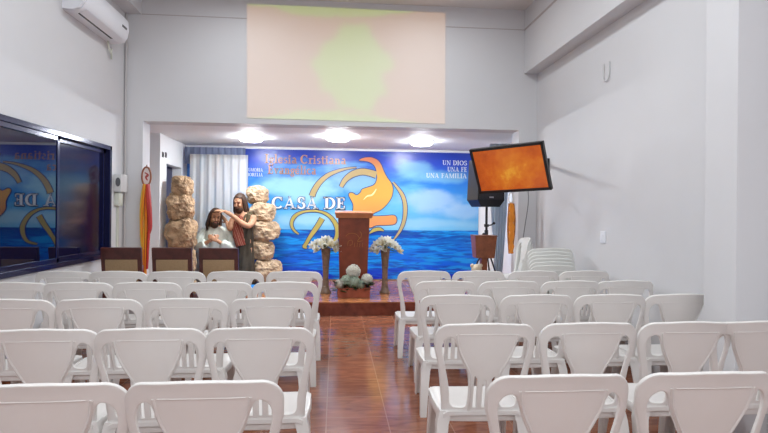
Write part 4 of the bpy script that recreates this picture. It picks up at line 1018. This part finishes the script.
def stripe_mat():
    m = bpy.data.materials.new('striped_sash'); m.use_nodes = True; nt = m.node_tree; bs = nt.nodes['Principled BSDF']
    tc = nt.nodes.new('ShaderNodeTexCoord'); w_ = nt.nodes.new('ShaderNodeTexWave'); w_.wave_type = 'BANDS'; w_.bands_direction = 'DIAGONAL'; w_.inputs['Scale'].default_value = 9; w_.inputs['Distortion'].default_value = 1.0
    mp = nt.nodes.new('ShaderNodeMapping'); mp.inputs['Scale'].default_value = (1, 0, .35); nt.links.new(tc.outputs['Object'], mp.inputs[0]); nt.links.new(mp.outputs[0], w_.inputs[0])
    nt.links.new(ramp_node(nt, [(.3, (.22, .035, .02)), (.55, (.35, .08, .04)), (.68, (.66, .50, .36)), (.8, (.25, .04, .02))], w_.outputs['Fac']), bs.inputs['Base Color']); bs.inputs['Roughness'].default_value = .8
    return m
t = B()
robe_loft(t, [(0, .01, .04, .20, .18), (0, .01, .20, .19, .17), (0, .01, .45, .17, .145), (0, .01, .66, .155, .125), (0, .01, .76, .155, .12), (0, .01, .90, .150, .112), (0, .015, 1.02, .165, .115)], amp=.008)
obj('robe', t, mat('dark_robe', (.045, .035, .022), .85, var=.3, scale=12), m2, 'all')
t = B()
robe_loft(t, [(.045, .02, 1.00, .130, .112), (.05, .02, 1.09, .125, .112), (.06, .02, 1.16, .105, .098), (.055, .015, 1.20, .06, .07)], amp=.004)
obj('shoulder_cloth', t, mat('olive_cloth', (.075, .055, .025), .85, var=.25, scale=14), m2, 'all')
t = B()
u = bmesh.new(); tube(u, smoothpts([(-.02, -.085, 1.14), (-.06, -.115, 1.04), (-.07, -.125, .92), (-.05, -.13, .78), (-.02, -.125, .66)], 6), [.04]*6+[.07]*6+[.085]*6+[.075]*7, 36, .42, up=Vector((0, -1, 0))); cloth_noise(u, .004); merge(t, u)
obj('striped_sash', t, stripe_mat(), m2, 'all')

# ------------------------------------------------------------------ lights
def area(name, loc, sx_, sy_, watts, col=(1, 1, 1), rot=(0, 0, 0)):
    L = bpy.data.lights.new(name, 'AREA'); L.shape = 'RECTANGLE'; L.size = sx_; L.size_y = sy_; L.energy = watts; L.color = col
    o = bpy.data.objects.new(name, L); C.objects.link(o); o.location = loc; o.rotation_euler = rot; return o
HALL_W = 16.5
for x in (-1.2, 1.2):
    for y, q in ((-2.2, 2.3), (-.3, 2.0), (1.8, 1.8), (4.0, 1.6), (5.9, .9)):
        area('hall_tube_lamp', (x, y, ZC-.06), .3, 1.2, HALL_W*q, (.90, .97, 1.0))
wd = bpy.data.worlds.new('world'); S.world = wd; wd.use_nodes = True; wd.node_tree.nodes['Background'].inputs[0].default_value = (.5, .55, .6, 1); wd.node_tree.nodes['Background'].inputs[1].default_value = .3

# ------------------------------------------------------------------ camera
cam = bpy.data.cameras.new('camera'); co = bpy.data.objects.new('camera', cam); C.objects.link(co)
cam.sensor_width = 36; cam.lens = 540/768*36; cam.clip_start = .05
PHI = math.atan((384-335)/540)
co.location = (0, 0, 1.40)
Rr = Matrix.Rotation(-PHI, 3, 'Z') @ Matrix.Rotation(pi/2, 3, 'X') @ Matrix.Rotation(.010, 3, 'Z')
co.rotation_euler = Rr.to_euler()
cam.shift_y = -(216.5-212.5)/768
S.camera = co
S.view_settings.view_transform = 'Standard'; S.view_settings.look = 'None'; S.view_settings.gamma = 1; S.view_settings.exposure = .14
